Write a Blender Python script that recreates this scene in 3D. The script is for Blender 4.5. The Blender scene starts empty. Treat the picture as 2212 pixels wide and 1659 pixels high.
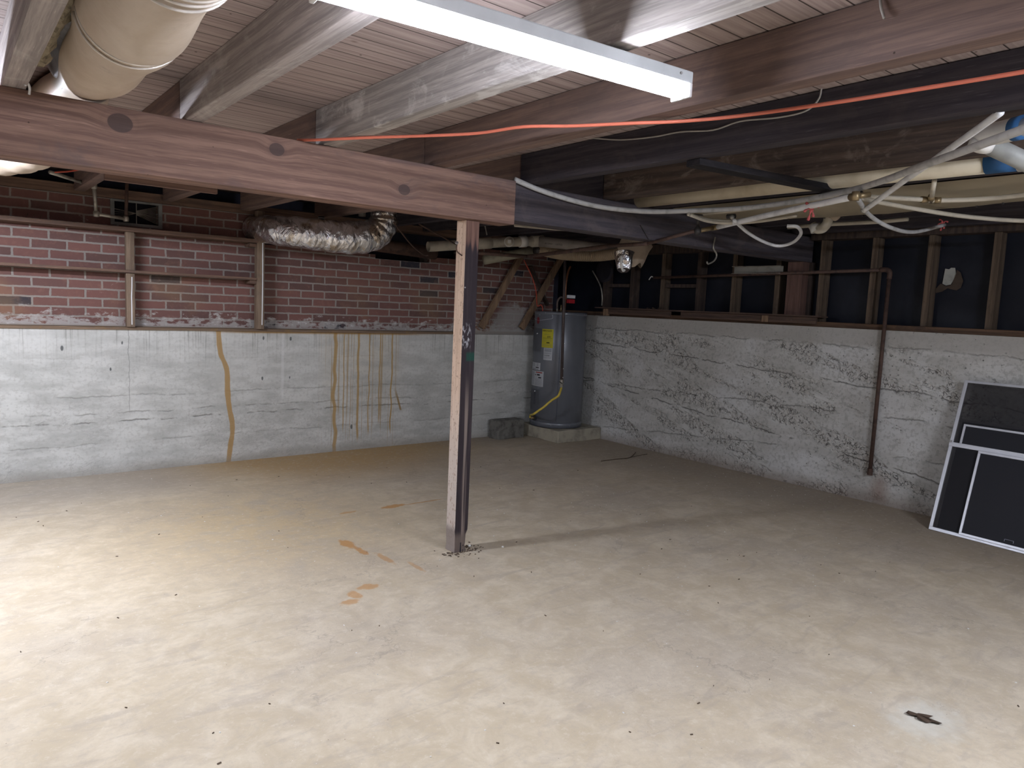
import bpy, bmesh, math, random
from mathutils import Vector, Matrix, noise as mnoise
random.seed(7)
C = bpy.context.scene.collection
PI = math.pi

# ---------------------------------------------------------------- camera
W, H, FPX = 2212.0, 1659.0, 1552.3
YAW, PITCH, ROLL, EYE = 0.67957, 0.106475, 0.044489, 1.40
_f = Vector((math.sin(YAW)*math.cos(PITCH), math.cos(YAW)*math.cos(PITCH), -math.sin(PITCH)))
_r = Vector((math.cos(YAW), -math.sin(YAW), 0.0)); _u = _r.cross(_f)
CR = _r*math.cos(ROLL) + _u*math.sin(ROLL)
CU = -_r*math.sin(ROLL) + _u*math.cos(ROLL)
CP = Vector((0, 0, EYE))
cam_data = bpy.data.cameras.new('camera')
cam = bpy.data.objects.new('camera', cam_data); C.objects.link(cam)
m3 = Matrix((CR, CU, -_f)).transposed()
cam.matrix_world = Matrix.Translation(CP) @ m3.to_4x4()
cam_data.sensor_fit = 'HORIZONTAL'; cam_data.sensor_width = 36.0
cam_data.lens = 36.0*FPX/W
cam_data.clip_start = 0.05; cam_data.clip_end = 60
bpy.context.scene.camera = cam

# ---------------------------------------------------------------- world, exposure
world = bpy.data.worlds.new('world'); bpy.context.scene.world = world
world.use_nodes = True
bg = world.node_tree.nodes['Background']
bg.inputs[0].default_value = (0.10, 0.13, 0.26, 1); bg.inputs[1].default_value = 0.01
vs = bpy.context.scene.view_settings
vs.view_transform = 'Standard'; vs.look = 'None'; vs.gamma = 1.0; vs.use_curve_mapping = False
vs.exposure = 1.15
LAMP_STRENGTH = 46.0
LAMP2_STRENGTH = 160.0
FILL_STRENGTH = 135.0
LAMP_COLOR = (0.90, 0.945, 1.06)

def ray(px, py):
    return _f + CR*((px-W/2)/FPX) - CU*((py-H/2)/FPX)
def A(px, py, ax, v):
    """real-world point on the plane x|y|z = v seen along one sight line"""
    k = 'xyz'.index(ax); d = ray(px, py); t = (v-CP[k])/d[k]
    return CP + d*t

# ---------------------------------------------------------------- node helper language
class S:
    def __init__(s, nt, sock): s.nt = nt; s.k = sock
    def _m(s, op, *a, clamp=False):
        n = s.nt.nodes.new('ShaderNodeMath'); n.operation = op; n.use_clamp = clamp
        for i, v in enumerate((s,)+a):
            if isinstance(v, S): s.nt.links.new(v.k, n.inputs[i])
            else: n.inputs[i].default_value = v
        return S(s.nt, n.outputs[0])
    def __add__(s, o): return s._m('ADD', o)
    __radd__ = __add__
    def __sub__(s, o): return s._m('SUBTRACT', o)
    def __rsub__(s, o): return (s*-1)+o
    def __mul__(s, o): return s._m('MULTIPLY', o)
    __rmul__ = __mul__
    def __truediv__(s, o): return s._m('DIVIDE', o)
    def abs(s): return s._m('ABSOLUTE')
    def sqrt(s): return s._m('SQRT')
    def pow(s, o): return s._m('POWER', o)
    def max(s, o): return s._m('MAXIMUM', o)
    def min(s, o): return s._m('MINIMUM', o)
    def sin(s): return s._m('SINE')
    def frac(s): return s._m('FRACT')
    def clamp(s): return s._m('ADD', 0.0, clamp=True)
    def ss(s, a, b):
        """smooth ramp 0..1 from a to b (a may exceed b)"""
        n = s.nt.nodes.new('ShaderNodeMapRange'); n.interpolation_type = 'SMOOTHSTEP'
        s.nt.links.new(s.k, n.inputs[0])
        if a < b: vals = (a, b, 0, 1)
        else: vals = (b, a, 1, 0)
        for i, v in enumerate(vals): n.inputs[i+1].default_value = v
        return S(s.nt, n.outputs[0])
    def curve(s, pts):
        n = s.nt.nodes.new('ShaderNodeFloatCurve'); c = n.mapping.curves[0]
        s.nt.links.new(s.k, n.inputs['Value'])
        c.points[0].location = pts[0]; c.points[-1].location = pts[-1]
        for p in pts[1:-1]: c.points.new(*p)
        n.mapping.update()
        return S(s.nt, n.outputs[0])

class M:
    def __init__(s, name):
        s.mat = bpy.data.materials.new(name); s.mat.use_nodes = True
        s.nt = s.mat.node_tree; s.b = s.nt.nodes['Principled BSDF']
        g = s.nt.nodes.new('ShaderNodeNewGeometry'); s.pos = g.outputs['Position']
        x = s.nt.nodes.new('ShaderNodeSeparateXYZ'); s.nt.links.new(s.pos, x.inputs[0])
        s.x, s.y, s.z = (S(s.nt, x.outputs[i]) for i in range(3))
    def vec(s, a, b, c):
        n = s.nt.nodes.new('ShaderNodeCombineXYZ')
        for i, v in enumerate((a, b, c)):
            if isinstance(v, S): s.nt.links.new(v.k, n.inputs[i])
            else: n.inputs[i].default_value = v
        return n.outputs[0]
    def noise(s, v=None, scale=5, detail=4, rough=.55, dist=0):
        n = s.nt.nodes.new('ShaderNodeTexNoise'); s.nt.links.new(v or s.pos, n.inputs['Vector'])
        n.inputs['Scale'].default_value = scale; n.inputs['Detail'].default_value = detail
        n.inputs['Roughness'].default_value = rough; n.inputs['Distortion'].default_value = dist
        return S(s.nt, n.outputs[0])
    def voro(s, v=None, scale=5, feature='F1', rand=1.0):
        n = s.nt.nodes.new('ShaderNodeTexVoronoi'); n.feature = feature
        s.nt.links.new(v or s.pos, n.inputs['Vector']); n.inputs['Scale'].default_value = scale
        n.inputs['Randomness'].default_value = rand
        return S(s.nt, n.outputs['Distance'])
    def mix(s, f, a, b):
        n = s.nt.nodes.new('ShaderNodeMix'); n.data_type = 'RGBA'
        if isinstance(f, S): s.nt.links.new(f.k, n.inputs[0])
        else: n.inputs[0].default_value = f
        for i, v in ((6, a), (7, b)):
            if isinstance(v, tuple): n.inputs[i].default_value = (*v[:3], 1)
            else: s.nt.links.new(v, n.inputs[i])
        return n.outputs[2]
    def color(s, c):
        if isinstance(c, tuple): s.b.inputs['Base Color'].default_value = (*c[:3], 1)
        else: s.nt.links.new(c, s.b.inputs['Base Color'])
    def bump(s, h, strength=.3, dist=.01):
        n = s.nt.nodes.new('ShaderNodeBump'); s.nt.links.new(h.k, n.inputs['Height'])
        n.inputs['Strength'].default_value = strength; n.inputs['Distance'].default_value = dist
        s.nt.links.new(n.outputs[0], s.b.inputs['Normal'])
    def set(s, rough=.8, metal=0., spec=.3):
        if isinstance(rough, S): s.nt.links.new(rough.k, s.b.inputs['Roughness'])
        else: s.b.inputs['Roughness'].default_value = rough
        s.b.inputs['Metallic'].default_value = metal
        s.b.inputs['Specular IOR Level'].default_value = spec
        return s.mat

def plain(name, col, rough=.6, metal=0., spec=.4, var=.15, scale=14, grime=None, bump=0):
    m = M(name); n = m.noise(scale=scale, detail=5)
    d = tuple(c*(1-var*2) for c in col) if grime is None else grime
    m.color(m.mix(n.ss(.42, .75), col, d))
    if bump: m.bump(m.noise(scale=scale*4, detail=4), bump, .004)
    return m.set(rough, metal, spec)

def wood(name, base, dark, axis='y', blotch=None, blotch_amt=.5, grain=60, knots=(), rough=.8, spec=.2, bs=6):
    m = M(name)
    along = {'x': m.x, 'y': m.y, 'z': m.z}[axis]
    o = [m.x, m.y, m.z]; o.remove(along) if False else None
    if axis == 'x': a, b = m.y, m.z
    elif axis == 'y': a, b = m.x, m.z
    else: a, b = m.x, m.y
    kn = None
    for (ka, kb, rr) in knots:                     # knots in a beam that runs along x (x, z, radius)
        d = (((m.x-ka)*.8).pow(2.0) + (m.z-kb).pow(2.0)).sqrt()
        near = d.ss(rr*3.0, rr*.8)
        b = b + near*.02
        core = d.ss(rr*1.02, rr*.94)
        ring = ((d*260.0).sin()*.5+.5)*d.ss(rr*1.9, rr)*.22
        t = core.max(ring); kn = t if kn is None else kn.max(t)
    wob = m.noise(m.vec(along*1.4, a*3.0, b*3.0), 1.0, 2)
    v = m.vec(along*2.6, (a+wob*.012)*grain*1.3, (b+wob*.020)*grain*1.3)
    fl = m.noise(m.vec(along*9, a*grain*3.2, b*grain*3.2), 1.0, 3, .6)
    g = m.noise(v, 1.0, 4, .68)*.7+fl*.3
    ringv = (((b+a*.6+wob*.05)*grain*2.0).sin()*.5+.5)
    f = (g*.88+ringv*.12).ss(.38, .64)
    big = m.noise(m.vec(along*1.1, a*4, b*4), 1.3, 3).ss(.35, .7)
    c = m.mix(f, dark, base)
    c = m.mix(big*.35, c, tuple(x*.6 for x in base))
    c = m.mix(fl.ss(.64, .74)*.35, c, tuple(min(.8, x*1.8+.04) for x in base))
    if blotch:
        bl = m.noise(m.vec(along*bs*.6, a*bs, b*bs), 1.0, 6, .68, .6).ss(.52, .66)
        c = m.mix(bl*blotch_amt, c, blotch)
    if kn is not None: c = m.mix(kn*.8, c, (.075, .055, .055))
    holes = m.voro(scale=9).ss(.035, .02)
    c = m.mix(holes*.7, c, (.02, .015, .012))
    m.color(c); m.bump(g*.7+ringv*.3, .35, .003)
    return m.set(rough, 0, spec)

# ---------------------------------------------------------------- wood and surface materials
W_BEAM = wood('beam_wood', (.31, .195, .155), (.175, .105, .088), 'x', (.125, .10, .105), .5,
              grain=55, knots=((.586, 2.039, .036), (1.200, 2.042, .028), (1.843, 1.955, .027)), bs=3)
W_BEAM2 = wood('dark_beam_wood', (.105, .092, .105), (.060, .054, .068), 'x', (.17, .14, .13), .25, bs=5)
W_GREY = wood('grey_joist_wood', (.44, .39, .375), (.27, .24, .235), 'y', (.58, .56, .54), .4, bs=5)
W_WHITED = wood('limed_joist_wood', (.46, .42, .40), (.27, .25, .24), 'y', (.68, .66, .64), .6, bs=7)
W_BROWN = wood('brown_joist_wood', (.235, .16, .135), (.15, .105, .095), 'y', (.10, .08, .08), .35, bs=4)
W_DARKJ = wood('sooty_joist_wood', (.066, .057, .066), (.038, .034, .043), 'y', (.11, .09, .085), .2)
W_BLOTCH = wood('plaster_spotted_joist_wood', (.115, .085, .070), (.060, .046, .042), 'y', (.24, .20, .17), .55, bs=8)
W_STUD = wood('stud_wood', (.165, .122, .088), (.085, .062, .048), 'z', (.06, .045, .04), .5, bs=9)
W_STUDD = wood('dark_stud_wood', (.085, .060, .050), (.045, .035, .033), 'z', (.12, .09, .075), .4, bs=9)
W_REDPOST = wood('red_stud_wood', (.17, .10, .083), (.11, .065, .055), 'z')
W_PLATE = wood('plate_wood', (.14, .085, .055), (.07, .045, .033), 'y', (.04, .03, .03), .5, bs=7)
W_SHELFX = wood('shelf_wood', (.23, .145, .105), (.12, .08, .065), 'x', (.09, .07, .065), .5, bs=5)
W_UPR = wood('shelf_upright_wood', (.27, .20, .145), (.16, .115, .085), 'z', (.13, .10, .08), .4, bs=7)
W_BRACE = wood('brace_wood', (.30, .20, .125), (.17, .11, .075), 'z', (.12, .09, .07), .35, bs=6)
W_SHELFY = wood('shelf_board_wood', (.13, .085, .065), (.065, .045, .04), 'y')
W_BLACK = wood('black_board_wood', (.026, .023, .026), (.014, .013, .016), 'x')

def post_material():
    m = M('post_paint')
    g = m.nt.nodes.new('ShaderNodeNewGeometry')
    sx = m.nt.nodes.new('ShaderNodeSeparateXYZ'); m.nt.links.new(g.outputs['Normal'], sx.inputs[0])
    ny = S(m.nt, sx.outputs[1]); nx = S(m.nt, sx.outputs[0])
    grain = m.noise(m.vec(m.x*70, m.y*70, m.z*3), 1, 4)
    fine = m.noise(m.vec(m.x*80, m.y*80, m.z*45), 1, 4)
    pale = m.mix(grain.ss(.3, .7), (.50, .36, .27), (.66, .50, .39))
    pale = m.mix(m.z.ss(1.1, .35)*.75, pale, (.50, .46, .44))
    pale = m.mix(fine.ss(.57, .64)*.6, pale, (.28, .19, .14))
    pale = m.mix(m.z.ss(.17, .12)*.8, pale, (.21, .175, .16))
    bare = m.mix(grain.ss(.35, .65), (.13, .072, .058), (.22, .125, .10))
    paint = m.mix(grain.ss(.45, .7), (.030, .022, .028), (.048, .036, .042))
    brush = (m.z*1.0 + grain*.22).ss(1.80, 1.86)           # ragged upper edge of the dark paint
    front = m.mix(brush, paint, bare)
    worn = (m.noise(m.vec(m.x*34, m.y*34, m.z*.7), 1, 3) + m.z*-.10).ss(.46, .56)*m.z.ss(1.05, .75)
    front = m.mix(worn*.9, front, (.23, .185, .165))
    scuff = m.noise(m.vec(m.x*90, m.y*90, m.z*40), 1, 3).ss(.5, .62)*m.z.ss(1.15, 1.19)*m.z.ss(1.33, 1.24)*m.x.ss(2.325, 2.30)
    front = m.mix(scuff*.8, front, (.46, .46, .50))
    green = m.z.ss(1.085, 1.10)*m.z.ss(1.15, 1.13)*m.x.ss(2.28, 2.30)*grain.ss(.2, .4)
    front = m.mix(green*.9, front, (.01, .06, .045))
    front = m.mix(m.z.ss(.13, .08)*.85, front, (.16, .125, .11))
    isf = ny.abs().ss(.6, .8)
    m.color(m.mix(isf, pale, front)); m.bump(grain, .4, .003)
    return m.set(.7, 0, .3)
W_POST = post_material()

def floor_material():
    m = M('floor_concrete')
    n1 = m.noise(scale=.9, detail=6, rough=.6); n2 = m.noise(scale=6, detail=6, rough=.65, dist=.6)
    n3 = m.noise(m.vec(m.x*3.2, m.y*11, 0.0), 1.0, 5, .6, .8)
    c = m.mix(n2.ss(.35, .7), (.51, .43, .315), (.63, .55, .43))
    c = m.mix(n1.ss(.42, .68)*.45, c, (.44, .39, .335))
    c = m.mix(n3.ss(.52, .70)*.5, c, (.40, .345, .285))
    # brown damp dirt along the two walls
    ed = (6.1-m.y).ss(.75, .0)*m.x.ss(3.2, 4.3); er = (5.7-m.x).ss(1.5, .05)
    c = m.mix((er.max(ed)*(n2*.8+.4)).clamp()*.72, c, (.235, .185, .145))
    # ochre iron stain spreading from the left wall
    w = n1*1.4-.7
    d = (((m.x-2.75)/1.75+w*.5).pow(2.0) + ((m.y-6.05)/1.1+w*.4).pow(2.0)).sqrt()
    c = m.mix((d.ss(1.2, .25)*(n2*.7+.5)).clamp()*.9, c, (.42, .255, .085))
    d2 = (((m.x-1.55)/1.25).pow(2.0) + ((m.y-4.3)/1.35).pow(2.0)).sqrt()
    c = m.mix(d2.ss(1.1, .1)*n2.ss(.25, .65)*.62, c, (.54, .39, .19))
    dg = (m.y-5.75).abs()
    c = m.mix((m.y.ss(5.0, 5.7)*m.x.ss(1.9, 1.2))*.5, c, (.36, .33, .30))
    mo = m.noise(scale=24, detail=5, rough=.72)
    c = m.mix(mo.ss(.50, .66)*.35, c, (.42, .37, .31)); c = m.mix(mo.ss(.46, .34)*.35, c, (.68, .62, .53))
    tr = m.noise(m.vec(m.x*9+m.y*7.0, m.y*9-m.x*6, 2.0), 1.0, 4, .75, 2.0)
    c = m.mix((tr-.5).abs().ss(.012, .002)*n1.ss(.42, .60)*.45, c, (.33, .29, .25))
    # bright rust spots
    wx = m.noise(scale=22, detail=4)-.5
    wy = m.noise(m.vec(m.x, m.y, 3.7), 22, 4)-.5
    for (cx, cy, rx, ry, k) in ((2.43, 4.25, .09, .035, 1), (2.66, 4.24, .16, .012, .8), (2.10, 4.27, .06, .022, .7),
                             (1.82, 3.70, .035, .085, 1), (1.835, 3.55, .02, .09, 1), (1.89, 3.38, .02, .11, .7), (1.97, 3.18, .015, .09, .6),
                             (1.47, 2.95, .045, .03, .8), (1.53, 3.02, .03, .05, .8), (1.625, 3.07, .05, .035, .8),
                             (1.24, 1.28, .05, .03, .8)):
        e = (((m.x-cx)/rx+wx*1.6).pow(2.0)+((m.y-cy)/ry+wy*1.6).pow(2.0)).sqrt()
        c = m.mix(e.ss(1.25, .7)*.8*k, c, (.47, .235, .07))
    # pale mineral bloom round the leaf
    e = (((m.x-2.72)/.20+wx).pow(2.0)+((m.y-.93)/.13+wy).pow(2.0)).sqrt()
    c = m.mix(e.ss(1.2, .2)*.55, c, (.66, .67, .63))
    # specks and scuffs
    sp = m.voro(scale=46).ss(.085, .05)*m.noise(scale=1.6, detail=2).ss(.5, .62)
    c = m.mix(sp*.7, c, (.78, .76, .72))
    dk = m.voro(m.vec(m.x+5, m.y, 0.), 17).ss(.045, .03)
    c = m.mix(dk*.6, c, (.20, .15, .11))
    sc = m.noise(m.vec(m.x*5+m.y*3.0, m.y*26-m.x*8, 0.), 1.0, 3, .6).ss(.66, .74)*n2.ss(.45, .6)
    c = m.mix(sc*.35, c, (.34, .31, .28))
    cr = m.voro(m.vec(m.x+wx*.2, m.y+wy*.2, 0.), 1.1, 'DISTANCE_TO_EDGE').ss(.006, .002)*n1.ss(.5, .56)
    c = m.mix(cr*.4, c, (.30, .26, .22))
    m.color(c); m.bump(n2*.5+m.noise(scale=55, detail=5)*.5, .22, .008)
    return m.set(.78, 0, .3)

def wall_left_material():
    m = M('left_concrete')
    n1 = m.noise(scale=1.5, detail=6); n2 = m.noise(m.vec(m.x*3, m.y, m.z*9), 1.0, 6, .65)
    n3 = m.noise(scale=40, detail=5)
    c = m.mix(n2.ss(.35, .65), (.44, .445, .425), (.60, .605, .585))
    c = m.mix(n3.ss(.5, .62)*.35, c, (.36, .355, .335))
    c = m.mix(n1.ss(.5, .7)*.35, c, (.66, .66, .64))
    # board form lines and rough pour lines
    wob = (m.noise(m.vec(m.x*2.2, 0., m.z), 1.0, 5, .7)-.5)
    rough = None
    for zc, a in ((.405, .55), (.47, .35), (.60, .28), (.24, .25), (.885, .12)):
        l = ((m.z-zc+wob*.09).abs()).ss(.009, .001)*m.noise(scale=5, detail=5).ss(.42, .55)*a*1.3
        rough = l if rough is None else rough.max(l)
    ck = m.voro(m.vec(m.x+wob*.5+(n3-.5)*.03, 0., m.z*1.6+wob*.3+(n3-.5)*.03), 21, 'DISTANCE_TO_EDGE').ss(.030, .006)
    rz = (m.noise(scale=2.6, detail=4)+m.z*-.24).ss(.40, .52)*m.z.ss(.95, .6)
    rough = rough.max(ck*rz*.24)
    c = m.mix(rough, c, (.17, .165, .155))
    # thin vertical water marks under the ledge
    st = m.noise(m.vec(m.x*55, 0., m.z*1.2), 1.0, 3, .6)
    c = m.mix(st.ss(.56, .68)*m.z.ss(.80, 1.09)*.6, c, (.22, .22, .205))
    c = m.mix(st.ss(.60, .50)*m.z.ss(.70, 1.09)*.25, c, (.70, .71, .70))
    # a hairline crack near the shelf post and a pale vertical drip
    cx = m.x-1.155+(m.noise(m.vec(0., 0., m.z*9), 1.0, 3)-.5)*.05
    c = m.mix((cx.abs()).ss(.004, .001)*m.z.ss(.45, .5)*.6, c, (.2, .2, .19))
    c = m.mix(((m.x-2.355).abs()).ss(.018, .006)*m.z.ss(.45, .6)*st.ss(.3, .5)*.4, c, (.74, .74, .74))
    # plugs and small dark chips
    for (a, b, r) in ((2.187, 1.045, .012), (2.425, 1.04, .013), (2.18, .70, .012), (2.42, .70, .008), (.72, .96, .014), (1.03, .80, .010), (3.02, .22, .016), (1.11, 1.0, .009)):
        c = m.mix(((((m.x-a)*1.2).pow(2.0)+((m.z-b)*.6).pow(2.0)).sqrt()+(n3-.5)*.012).ss(r, r*.6)*.85, c, (.07, .075, .08))
    # rust runs
    zc = (m.z/1.12).clamp()
    off = zc.curve([(0, .52), (.13, .60), (.24, .68), (.42, .54), (.52, .48), (.69, .44), (.83, .18), (1, .10)])
    wn = m.noise(m.vec(m.x*40, 0., m.z*7), 1.0, 4)-.5
    dx = (m.x-(off*.20+1.795)).abs()+wn*.010
    wid = m.noise(m.vec(0., 0., m.z*6), 1.0, 2)*.022+.010
    c = m.mix((wid-dx).ss(-.004, .005)*.88, c, (.40, .245, .085))
    zone = m.x.ss(2.66, 2.80)*m.x.ss(3.62, 3.35)
    runs = m.noise(m.vec(m.x*75+5.3, 0., m.z*.7), 1.0, 2, .5)
    runl = runs.ss(.575, .615)*zone*(m.z+m.noise(m.vec(m.x*30, 0., 0.), 1.0, 1)*.9).ss(.45, .62)
    c = m.mix(runl*.7, c, (.36, .245, .11))
    c = m.mix(zone*.28*n2.ss(.2, .7)*m.z.ss(.1, 1.0), c, (.50, .42, .27))
    for (xa, s0, wd, z0) in ((2.845, .03, .024, -1), (3.075, .012, .015, .05), (3.30, .01, .008, .2), (3.43, .015, .011, .1), (2.935, .01, .007, .15), (3.19, .01, .008, .1)):
        dd = (m.x-xa+(m.noise(m.vec(xa*7, 0., m.z*3.2), 1.0, 2)-.5)*s0*4+wn*.006).abs()
        c = m.mix(dd.ss(wd, wd*.4)*m.z.ss(z0, z0+.1)*.85, c, (.41, .26, .09))
    dgl = ((m.x-3.54)+(m.z-.355)*.32).abs()
    c = m.mix(dgl.ss(.016, .006)*m.z.ss(.34, .36)*m.z.ss(.62, .45)*.9, c, (.30, .20, .085))
    top = m.z.ss(1.075, 1.095)*m.x.ss(1.6, 2.1)*m.x.ss(3.95, 3.5)
    c = m.mix(top*.9, c, (.33, .185, .05))
    # dirt at the foot
    c = m.mix((m.z+n1*.12-.06).ss(.10, .0)*.55, c, (.27, .24, .20))
    m.color(c)
    m.bump(n3*.25+n2*.35-rough*1.2, .5, .012)
    return m.set(.85, 0, .25)

def wall_right_material():
    m = M('right_concrete')
    n1 = m.noise(scale=1.3, detail=5); n2 = m.noise(m.vec(m.x, m.y*2.5, m.z*8), 1.0, 6, .65)
    n3 = m.noise(scale=45, detail=5)
    c = m.mix(n2.ss(.35, .65), (.47, .465, .445), (.60, .60, .585))
    c = m.mix(n1.ss(.48, .66)*.6, c, (.68, .69, .70))
    c = m.mix(n3.ss(.5, .62)*.35, c, (.22, .215, .20))
    # honeycombed diagonal pour bands with exposed stones
    t = m.z+(m.y-3.5)*-.33
    band = m.noise(m.vec(m.y*.8, 0., t*4.2), 1.0, 4, .6)
    mask = (band+m.noise(scale=7, detail=4)*.22).ss(.615, .69)*m.z.ss(1.27, 1.16)
    mask = mask.max(m.z.ss(.13, .03)*m.noise(m.vec(m.y*2.0, 0., 0.), 1.0, 2).ss(.45, .58))
    wv = m.noise(scale=16, detail=3)*.04
    cell = m.voro(m.vec(0., m.y+wv, m.z+wv), 40, 'DISTANCE_TO_EDGE')
    stone = m.voro(m.vec(0., m.y+wv, m.z+wv), 34)
    gaps = cell.ss(.13, .02)*m.noise(scale=26, detail=4, rough=.7).ss(.47, .60)
    c = m.mix(mask*.4*m.noise(scale=60, detail=3).ss(.3, .6), c, (.56, .53, .49))
    c = m.mix(gaps*mask*.75, c, (.10, .09, .085))
    # cracked pour lines
    wob = (m.noise(m.vec(0., m.y*2.4, m.z), 1.0, 5, .7)-.5)
    ln = None
    for zc, sl, a in ((1.215, .0, .5), (.95, -.05, .6), (.66, .02, .5), (.42, -.10, .7), (.30, .08, .4)):
        l = ((m.z-zc+(m.y-3.5)*sl+wob*.12).abs()).ss(.008, .001)*m.noise(scale=4, detail=4).ss(.42, .52)*a
        ln = l if ln is None else ln.max(l)
    c = m.mix(ln, c, (.09, .085, .08))
    pit = m.voro(scale=26).ss(.17, .09)*m.noise(scale=3, detail=3).ss(.46, .6)
    c = m.mix(pit*.6, c, (.12, .115, .11))
    top = m.z.ss(1.19, 1.24)
    c = m.mix(top*.7, c, (.40, .385, .36))
    c = m.mix((m.z+n1*.14-.07).ss(.14, .0)*.6, c, (.22, .165, .125))
    # rust below the pipe end
    rr = (((m.y-2.457)/.09).pow(2.0)+((m.z-.12)/.14).pow(2.0)).sqrt()
    c = m.mix(rr.ss(1.2, .1)*.5, c, (.24, .13, .085))
    m.color(c)
    m.bump(n3*.2+n2*.3-gaps*mask*1.3+stone*mask*-.8-ln*.8-pit*.5, .7, .018)
    return m.set(.88, 0, .22)

def brick_material():
    m = M('brick_masonry')
    v = m.vec(m.x, m.z-1.122, 0.)
    wv = m.noise(scale=14, detail=3)
    v = m.vec(m.x+(wv-.5)*.012+(m.noise(scale=60, detail=2)-.5)*.006, m.z-1.122+(m.noise(scale=11, detail=2)-.5)*.010+(m.noise(scale=70, detail=2)-.5)*.005, 0.)
    b = m.nt.nodes.new('ShaderNodeTexBrick'); m.nt.links.new(v, b.inputs['Vector'])
    b.inputs['Scale'].default_value = 1; b.inputs['Brick Width'].default_value = .222
    b.inputs['Row Height'].default_value = .0682; b.inputs['Mortar Size'].default_value = .0072
    b.inputs['Mortar Smooth'].default_value = .12; b.inputs['Bias'].default_value = -.25
    b.inputs['Color1'].default_value = (.195, .098, .086, 1); b.inputs['Color2'].default_value = (.108, .068, .064, 1)
    b.inputs['Mortar'].default_value = (.285, .255, .235, 1)
    fac = S(m.nt, b.outputs['Fac'])
    # a few dark burnt bricks
    import_cell = m.nt.nodes.new('ShaderNodeTexWhiteNoise'); import_cell.noise_dimensions = '2D'
    row = ((m.z-1.122)/.0682)._m('FLOOR'); half = (row*.5).frac()*2.0
    col = ((m.x+half*.111*-1.0+.111)/.222)._m('FLOOR')
    m.nt.links.new(m.vec(col, row, 0.), import_cell.inputs['Vector'])
    rnd = S(m.nt, import_cell.outputs['Value'])
    base = b.outputs['Color']
    c = m.mix(rnd.ss(.965, .97)*(1-fac), base, (.045, .043, .055))
    n = m.noise(scale=18, detail=5, rough=.7)
    c = m.mix(n.ss(.5, .75)*.35, c, (.30, .16, .12))
    sm = m.noise(m.vec(m.x*9, m.y, m.z*26), 1.0, 5, .7, 1.0)
    c = m.mix(sm.ss(.66, .74)*.55, c, (.48, .40, .37))
    och = m.noise(scale=1.6, detail=4).ss(.5, .68)*m.z.ss(1.75, 1.3)
    c = m.mix(och*.35, c, (.30, .19, .10))
    eff = m.noise(m.vec(m.x*9, 0., m.z*20), 1.0, 6, .7)
    c = m.mix((eff+(1.20-m.z)*1.6).ss(.50, .58)*m.z.ss(1.32, 1.20)*.8, c, (.46, .43, .41))
    c = m.mix((eff.ss(.58, .66)*m.z.ss(1.29, 1.15))*.8, c, (.72, .72, .73))
    pl = (((m.x-4.98)/.30+(eff-.5)*1.4).pow(2.0)+((m.z-1.16)/.30+(eff-.5)).pow(2.0)).sqrt().ss(1.05, .75)
    c = m.mix(pl*.75, c, (.36, .35, .34))
    c = m.mix(m.z.ss(1.135, 1.125)*.8, c, (.34, .30, .26))
    m.color(c); m.bump((1-fac)*.7+n*.2, .6, .008)
    return m.set(.88, 0, .2)

def planks_material():
    m = M('subfloor_planks')
    row = (m.y/.0885)
    fr = row.frac(); idx = row._m('FLOOR')
    wn = m.nt.nodes.new('ShaderNodeTexWhiteNoise'); wn.noise_dimensions = '1D'
    m.nt.links.new(idx.k, wn.inputs['W']); rnd = S(m.nt, wn.outputs['Value'])
    seam = (fr-.5).abs().ss(.462, .485)
    g = m.noise(m.vec(m.x*1.8, m.y*60, rnd*30), 1.0, 5, .6)
    c = m.mix(g.ss(.3, .7), (.28, .215, .205), (.47, .385, .365))
    c = m.mix(rnd*.45, c, (.36, .30, .28))
    kn = m.voro(m.vec(m.x*1.5, m.y*2.2, rnd*3), 2.2).ss(.09, .05)
    c = m.mix(kn*.7, c, (.12, .075, .06))
    c = m.mix(m.voro(scale=8).ss(.045, .03)*.8, c, (.03, .025, .02))
    c = m.mix(seam*.9, c, (.03, .022, .02))
    m.color(c); m.bump(g*.3-seam*1.0, .5, .006)
    return m.set(.8, 0, .2)

def emit(name, col, strength):
    m = M(name); m.color((.9, .9, .9))
    m.b.inputs['Emission Color'].default_value = (*col, 1); m.b.inputs['Emission Strength'].default_value = strength
    return m.set(.4)

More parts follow.
